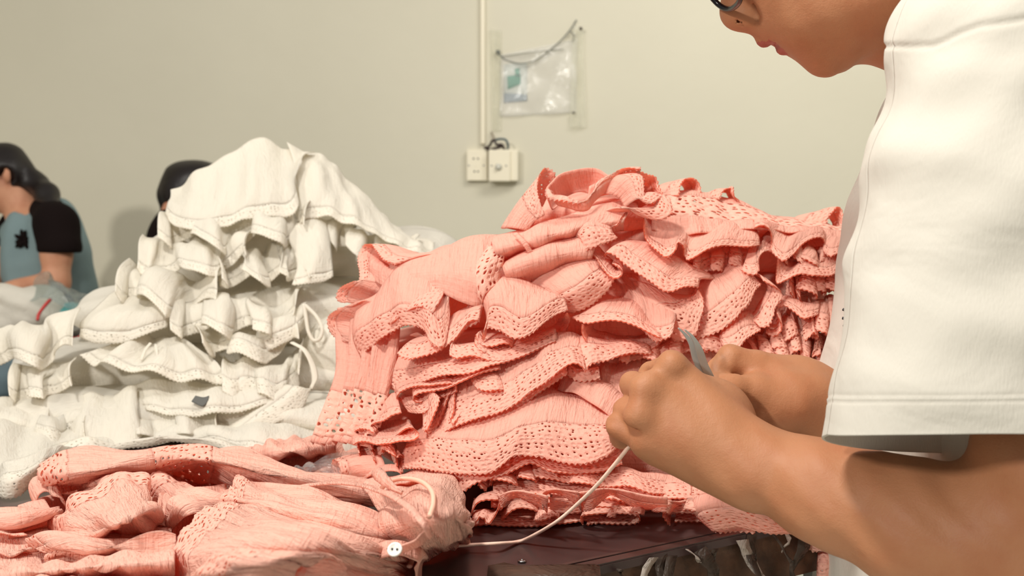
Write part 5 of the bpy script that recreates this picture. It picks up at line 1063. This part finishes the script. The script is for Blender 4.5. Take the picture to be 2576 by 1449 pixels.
GF = 'pink clothes spread on the near table'
def GG(label, sheets, mats=MF, **kw):
    for r_, o_ in sheets: o_.setdefault('pleat', .0018); o_.setdefault('plen', .024); o_.setdefault('amp', .0022) 
    return garment('table', label, sheets, group=GF, mats=mats, **kw)
GG('peach-pink blouse under the front one, lace hem rising to a point at left', [
    (["112,1345,.6 145,1300,1.8 190,1265,3 250,1240,3.6 305,1206,4.4 340,1202,4.6 372,1222,4", "170,1352,2 205,1320,3.2 245,1295,4.2 290,1272,4.8 330,1245,5.2 362,1240,5.2 385,1250,4.6", "215,1368,2.4 255,1345,3.6 290,1330,4.6 325,1312,5.2 355,1295,5.4 382,1282,5.2 400,1282,4.4", "250,1385,.4 290,1372,.8 320,1360,1.4 350,1348,2 375,1338,2.4 395,1325,2.4 405,1318,2"], dict(W=.050, mid=0)),
    (["190,1250,1 200,1220,2.4 220,1208,3.2 260,1212,3.4 290,1235,3", "230,1270,2 235,1250,3 250,1240,3.6 275,1240,3.8 300,1250,3.4"], dict(W=.03))])
GG('small pink lace cuff at the far left, end of a sleeve under the top one', [
    (["72,1245,1 75,1225,1.8 95,1208,2.4 125,1212,2.6 150,1235,2.2 160,1248,1.4", "95,1290,.8 100,1262,1.8 115,1245,2.4 135,1245,2.4 155,1262,2 175,1280,1"], dict(W=.014)),
    (["55,1290,.3 75,1272,1 110,1262,1.4", "80,1310,.4 100,1295,1.2 130,1285,1.6"], dict(W=.012))])
GG('pink blouse sleeve lying between the long top sleeve and the lace points', [
    (["365,1245,2 385,1215,3.4 420,1205,3.6 460,1208,3.4", "440,1290,2 460,1262,3.6 490,1245,4 520,1245,3.8", "560,1310,2 570,1280,3.4 590,1262,3.8 610,1255,3.6"], dict(W=.03, mid=0)),
    (["400,1300,3.6 410,1325,2.6 430,1335,1.6", "400,1228,3 440,1260,4.6 470,1300,4", "470,1225,2.6 520,1250,4.4 550,1290,3.6", "560,1235,2 600,1250,3 640,1280,2.4"], dict(W=0, mid=0)),
    (["345,1200,.4 420,1195,.6 520,1205,.6 640,1238,.6", "345,1225,.6 420,1230,1 520,1240,1.2 640,1270,1"], dict(W=0, part='under_layer'))])
GG('long flat pink fold along the left front edge, ending in a lace tip', [
    (["60,1352,1 75,1372,1.8 108,1396,2 112,1408,1.4", "100,1338,1.6 130,1360,3 160,1388,3 165,1408,1.6", "240,1340,1.8 250,1362,3.4 260,1385,3.2 265,1402,1.6", "430,1330,2 435,1350,3.6 440,1372,3.4 440,1390,1.6"], dict(W=.02, mid=0))])
GG('greyish-pink fold entering at the left edge of the photo', [(["-60,1310,.4 -60,1290,2 -60,1285,2.4", "0,1345,.3 10,1315,2.4 0,1290,2.6", "80,1335,.4 80,1305,2.6 75,1284,2.4", "160,1300,.6 155,1285,2 150,1270,2"], dict(W=0, mid=0)),
    (["-60,1375,.3 0,1372,.4 60,1370,.4", "-60,1330,2 0,1335,2.4 70,1340,2"], dict(W=0))])
GG('pale pink roll of cloth along the bottom left of the photo', [(["-60,1432,.6 0,1425,1.2 120,1412,1.4 260,1398,1.6 440,1385,1.4", "-60,1440,2.2 0,1430,3.2 120,1420,3.6 260,1405,4 440,1392,4", "-60,1470,3 0,1455,4 120,1442,4.4 260,1430,4.8 440,1420,4.8", "-60,1510,.6 0,1500,.8 120,1492,1 260,1485,1 440,1480,1"], dict(W=0, mid=0, amp=.001)),
    (["-60,1405,.3 0,1400,.4 110,1398,.8", "-60,1385,1.4 0,1380,1.8 100,1378,1.6"], dict(W=.01))])
GG('bottom pink cloth with a lace edge at the lower left corner', [(["-60,1530,2.4 0,1520,3.4 120,1515,3.8 260,1510,4 430,1500,4", "-60,1485,1 0,1478,1.4 120,1470,1.8 260,1462,2 430,1455,2"], dict(W=0))])
GG('pink sleeve seen beyond the front blouse, pointing at the white heap', [(["640,1138,1 700,1118,2 760,1100,2.2 830,1085,2.2", "650,1150,1.4 710,1140,2.8 775,1128,3 840,1118,3", "690,1165,.4 740,1160,.6 790,1158,.8 850,1150,.8"], dict(W=0))])

GG('flat pink garment under all the others on the near table, seen in the gaps', [(["-60,1290,.3 60,1262,.3 200,1225,.4 400,1180,.4 600,1190,.4 760,1215,.4 900,1240,.3", "-60,1400,.9 60,1380,.9 200,1350,1 400,1310,1 600,1320,1 760,1330,1 920,1340,.8", "-60,1530,.4 60,1520,.6 200,1510,.8 400,1500,.8 600,1490,.8 760,1480,.8 940,1440,.4"], dict(W=0, mid=0, pleat=0))])
GG('pale pink garment lying flat under the crumpled clear bag', [(["600,1165,.4 700,1180,.5 800,1208,.5 940,1228,.5", "640,1120,1 740,1130,1.4 840,1140,1.2 940,1150,1", "680,1100,.4 760,1105,.8 860,1110,.8 940,1120,.4"], dict(W=0, mid=0))])
# ------------------------------------------------------------------ the white pile
GWh = 'white blouses heaped in the pile at left'
MWh = (M_white, M_whitelace)
def WG(label, sheets, kind='white', **kw): return garment(kind, label, sheets, group=GWh, mats=MWh, res=.0045, amp=.0034, wscale=105, **kw)
def wauto(label, path, n, A, B, Cc, back, seed, W=.02, **kw):
    return WG(label, [(ruffle(path, n, A, B, Cc, back, seed), dict(W=W, mid=1.2))], **kw)
for lab, c, r, sd in [('white folded bundle hidden at the foot of the white pile', (-.36, 1.62, .825), (.33, .24, .043), 71), ('white folded bundle under the low white clothes at the front', (-.42, 1.38, .802), (.22, .11, .022), 75), ('white folded bundle low between white pile and pink pile', (-.25, 1.36, .80), (.09, .10, .020), 76), ('white folded bundle in the lower half of the white pile', (-.37, 1.68, .895), (.26, .21, .05), 72),
                      ('white folded bundle in the middle of the white pile', (-.375, 1.76, .975), (.17, .17, .055), 73), ('white folded bundle inside the top of the white pile', (-.375, 1.84, 1.050), (.12, .14, .05), 74),
                      ]:
    lump('folded_blouse', lab, 'blouse', c, r, M_white, sd, .008, GWh, 38)
WG('white blouse draped as a hood over the very top of the white pile', [
    (["412,532,1 430,562,2 480,584,2.6 540,573,3.2 600,556,3.4 680,549,3.4 738,541,3.2 752,500,2.6 745,468,2 755,440,1.6", "418,500,.6 440,500,2.4 490,510,3.4 550,500,3.8 610,480,3.8 670,465,3.6 715,455,3.4 735,440,2.8 745,425,2 760,405,1.4", "425,470,-2 455,455,-1.6 500,435,-1.4 550,408,-1.6 600,378,-2 650,358,-3 690,356,-3 725,362,-3.2 755,370,-3.4 790,385,-4"], dict(W=.018, mid=0))])
WG('white blouse sliding down the shaded right shoulder of the white pile', [
    (["748,560,1 800,548,1 880,572,1 950,602,0 1020,640,-1 1095,650,-2", "752,490,0 810,480,0 880,510,-.6 950,555,-1.6 1030,605,-3 1100,632,-4", "720,362,-4 800,386,-5 860,430,-6 930,500,-7 1010,570,-8 1092,615,-9"], dict(W=.02, mid=0)),
    (ruffle("780,590,-1 850,620,-1 930,650,-2 1050,660,-3", 4, 14, 16, 2, (20, -60, -4), 80), dict(W=0, mid=.6))])
wauto('white lace hem bunched just under the hood, first tier', "395,600,1 470,610,2 560,620,2.6 650,610,3 730,600,2.6 800,570,1.6", 3, 25.3, 16.8, 2.76, (10, -70, -5), 81)
wauto('white gathered sleeve bulging under the first tier at left', "350,665,1 420,690,2.4 500,685,3 580,665,3.4 650,650,3", 2, 23, 18.2, 2.76, (10, -80, -5), 82)
WG('white square tail hanging at the right of the first tiers', [(["735,720,3 770,712,3.4 810,705,3 840,692,2.4", "745,650,2.6 775,640,3.2 805,635,2.8 832,640,2", "700,565,-.5 740,555,0 790,548,0 822,560,-.6"], dict(W=.016, mid=0))])
wauto('white lace frill curling in the middle of the white pile', "560,700,2.4 620,705,3 690,700,3.4 740,690,3 790,720,2.2", 3, 23, 14, 2.53, (-10, -75, -5), 83)
wauto('white sleeve with a long cuff drooping left of the middle', "288,735,.6 330,760,2 400,780,2.8 480,775,3.2 560,745,3.2", 2, 18.4, 14, 2.99, (40, -90, -5), 84)
WG('white smooth sleeve bulging at the left flank of the white pile', [(["200,838,.4 215,860,1 270,870,2.4 350,850,3.4 420,820,3.6", "205,800,0 250,800,2 310,800,3.6 370,790,4 430,775,4", "290,735,-3 330,735,-2 370,738,-1.4 410,740,-1 450,740,-.6"], dict(W=.014, mid=0))])
wauto('white frills gathered below the middle of the white pile', "430,830,2.6 520,840,3.2 600,835,3.6 690,830,3.4 780,800,2.4", 3, 23, 18.2, 2.76, (0, -85, -5), 85)
wauto('white scalloped hem sagging at the right of the lower white pile', "500,870,2.4 560,900,3.2 640,905,3.6 710,885,3.4 770,840,2.4", 2, 16.1, 12.6, 2.3, (10, -80, -5), 86, W=.028)
WG('white blouse with a fan of pleats spilling from a drawstring, lower middle', [
    (["200,900,1 260,925,2.2 340,945,3 420,955,3.4 500,960,3.4 570,955,3", "260,880,1 310,890,2.4 370,900,3.2 430,905,3.6 480,905,3.6 540,900,3", "360,850,-1 375,848,0 390,846,.4 410,846,.4 430,850,.4 460,855,-.4"], dict(W=.014, mid=0, pleat=.006, plen=.035)),
    (["352,905,3.8 362,880,3.8 376,862,3.6", "358,907,3.8 368,882,3.8 382,864,3.6"], dict(W=0, part='tie_ribbon', mid=0, amp=0)), (["392,925,4.4 392,890,4.2 388,866,3.8", "398,925,4.4 398,890,4.2 394,866,3.8"], dict(W=0, part='tie_ribbon', mid=0, amp=0))])
wauto('white lace hem above the low shelf of the white pile, right', "560,985,2 620,1000,3 690,1000,3.2 750,965,2.4 775,930,1.6", 2, 16.1, 12.6, 2.3, (0, -85, -4), 87, W=.03)
WG('white blouse lying low with a black size print on its label', [
    (["330,1020,2 420,1040,3 520,1050,3.6 600,1035,3.4 680,1020,3", "330,990,2 420,995,3.4 510,1000,3.8 590,995,3.6 670,985,3", "320,965,-1 410,955,-.6 500,950,-.4 580,950,-.4 660,950,-1"], dict(W=.01, mid=0)),
    (["482,1010,4.6 510,1022,4.8 524,1006,4.8", "492,996,4.6 512,1000,4.8 526,996,4.8"], dict(W=0, part='size_label', mid=0, amp=0, mats=(principled('dark_print', (88, 88, 84), .8), M_whitelace)))])
WG('white shirt with a pointed lace corner reaching to the pink pile', [
    (["640,1120,1 665,1080,2.4 720,1055,3 760,1030,3 780,985,2.4", "560,1105,1.4 600,1060,3 650,1030,3.6 700,1010,3.6 740,990,2.8", "480,1100,-1 520,1050,0 570,1015,0 630,995,0 690,975,-.6"], dict(W=.03, mid=0))])
WG('white panel with a long vertical seam at the left of the low shelf', [
    (["180,1120,1 230,1135,2 290,1140,2.6 345,1120,2.8 350,1080,3", "170,1060,1.6 225,1055,3 285,1050,3.8 330,1040,4 345,1020,3.6", "180,1000,-1 230,985,0 280,975,.4 320,968,.6 345,975,.2"], dict(W=0, mid=0)),
    (ruffle("340,1110,2 420,1090,3 500,1085,3 560,1105,2.4", 2, 12, 14, 2, (10, -70, -4), 90), dict(W=0, mid=.8))])
wauto('white blouse heaped at the far left middle', "20,1000,1 70,1010,2 130,985,2.6 200,985,2.4", 2, 16.1, 12.6, 2.53, (10, -80, -4), 91)
wauto('white blouse with a crumpled lace edge at the lower left', "30,1110,1 90,1120,2 150,1125,2.6 240,1110,2.4", 2, 16.1, 11.2, 2.53, (10, -90, -4), 92, W=.028)
wauto('white cloth crossing the left edge below the plastic bag', "-60,900,1 0,915,2 70,920,2.4 140,900,2.4 220,880,1.6", 2, 20.7, 12.6, 2.76, (10, -90, -4), 93)
WG('white shirt sleeve running out at the far left', [(["-60,1080,0 0,1100,1 50,1105,1.6 110,1110,1.2", "-60,1040,1.6 0,1045,2.8 60,1050,3 120,1050,2.6", "-60,1010,-1 0,1005,-.6 60,1000,-.6 130,1000,-1"], dict(W=.012, mid=0))])
WG('white lace blouse lying nearest the pink clothes at lower left', [
    (["-40,1245,.2 20,1250,.4 60,1240,.6 100,1200,1 130,1160,1.2", "-40,1205,1.4 20,1200,2.2 70,1185,2.6 120,1160,2.6 170,1140,2.2", "-40,1165,2 20,1155,2.8 80,1140,3.2 140,1125,3 200,1115,2.4"], dict(W=.035, mid=0)),
    (["130,1160,.4 250,1140,.6 380,1125,.8 520,1125,.8 640,1150,.4", "130,1125,1 250,1110,1.6 380,1098,2 520,1100,1.8 640,1120,.8"], dict(W=.02, mid=.4))], kind='table')
WG('white cotton hem dangling a drawstring loop at the right of the white pile', [
    (["640,880,3 690,870,3.4 740,850,3 775,815,2.4", "650,810,2 700,800,2.6 745,785,2 775,770,1"], dict(W=.02, mid=.8))])
WG('flat white garment under the low white clothes along the table', [(["-60,1200,.3 60,1185,.3 200,1150,.4 360,1120,.4 520,1118,.4 660,1140,.4 790,1150,.3 900,1190,.3", "-60,1130,1.4 60,1110,1.6 200,1085,1.8 360,1070,1.8 520,1070,1.8 660,1080,1.6 800,1090,1 900,1120,.6", "-60,1040,1 60,1030,1.4 200,1020,1.6 360,1010,1.6 520,1010,1.6 660,1010,1.4 800,1030,.8 900,1050,.4"], dict(W=.02, mid=0))], kind='table')
st_ = thing('drawstring', P(790, 800, 1.42), 'thin white drawstring loop hanging off the right side of the white pile', 'string')
tube('string_loop', [P(x, y, Y) for x, y, Y in ((764, 766, 1.42), (770, 800, 1.41), (776, 835, 1.40), (790, 857, 1.395), (806, 850, 1.395), (810, 825, 1.40), (795, 795, 1.41), (768, 768, 1.42))], .0024, M_white, st_, 6)
tube('string_tail', [P(x, y, Y) for x, y, Y in ((735, 862, 1.37), (765, 880, 1.355), (785, 915, 1.345), (792, 950, 1.335), (782, 978, 1.33))], .0040, M_white, st_, 6, .35)
lump('fabric_roll', 'large white cloth-wrapped bundle in shade between the two piles', 'bundle', (-.20, 1.88, .905), (.13, .18, .123), M_white, 95, .008, None, 25, 2.4)
lump('fabric_roll', 'white cloth bundle in shade low behind the left end of the pink pile', 'bundle', (-.21, 1.53, .845), (.07, .14, .065), M_white, 96, .006, None, 30, 2.4)

# ------------------------------------------------------------------ plastic bags at the left and by the pink pile
M_clear = film('clear_bag_film', (240, 244, 244), 0.04, 0.08, 30, 1.0)
M_clear2 = film('cloudy_bag_film', (255, 255, 255), 0.06, 0.08, 60, 0.9)
def bag(name, label, kind, rows, seed):
    G, U, V = loft_grid(kind, rows, mid=0, res=.006, amp=.006, wscale=70)
    o = mesh_obj(name, G.reshape(-1, 3), grid_faces(*G.shape[:2]), M_clear if seed == 5 else M_clear2, None)
    m = o.modifiers.new('t', 'SOLIDIFY'); m.thickness = .0003
    return tag(o, label, 'bag')
YB = 2.40
bag('plastic_bag', 'clear plastic bag standing open beside the seated woman, glinting', YB, ["60,745,8 120,755,12 190,790,12 245,768,4", "75,720,4 130,715,8 180,745,8 240,752,2", "88,703,-2 125,705,-2 160,725,-2 200,745,-4", "120,715,-10 150,730,-12 190,745,-12 235,760,-8", "80,800,-14 130,815,-14 190,820,-12 240,790,-8"], 5)
lump('folded_garment', 'white garments bundled at the far left edge in front of the woman', 'garment', (P(40, 765, YB)[0], YB, P(40, 765, YB)[2] - .01), (.105, .09, .052), M_white, 97, .009, None, 45)
lump('folded_garment', 'pale pinkish garment in the plastic bag, beside the red string', 'garment', (P(135, 800, YB)[0], YB + .01, P(135, 808, YB)[2]), (.055, .06, .028), M_white, 98, .006, None, 55)
M_teal = principled('teal_plastic', (84, 150, 146), 0.4); M_red = principled('red_string', (196, 60, 56), 0.6)
lump('teal_packet', 'teal packet inside the clear plastic bag', 'packet', (P(168, 790, YB)[0], YB - .01, P(168, 795, YB)[2]), (.035, .035, .025), M_teal, 99, .004, None, 90)
rs = tube('red_string', [P(x, y, Y) for x, y, Y in ((128, 752, 2.30), (112, 770, 2.29), (98, 790, 2.285), (94, 806, 2.28))], .0035, M_red, None, 6); tag(rs, 'thin red string lying over the white garments in the bag', 'string')
rs = tube('red_clip', [P(x, y, Y) for x, y, Y in ((178, 852, 2.34), (192, 853, 2.33), (206, 846, 2.33))], .007, M_red, None, 8, .6); tag(rs, 'small red handle lying at the foot of the white pile, left', 'handle')
lump('dark_cloth', 'dark blue-grey cloth lying behind the low white clothes at the left edge', 'cloth', (P(10, 930, 1.62)[0] - .02, 1.60, .80), (.10, .08, .03), principled('dark_blue_grey_cloth', (74, 90, 96), .9), 101, .004, None, 50)
bag('plastic_bag', 'crumpled clear plastic bag lying at the left foot of the pink pile', 'table', ["730,1190,.6 770,1200,.8 820,1212,.8 870,1215,.6", "738,1172,2 775,1178,3 825,1188,3 872,1198,2", "750,1155,1 785,1155,2 830,1165,2 880,1180,1"], 6)
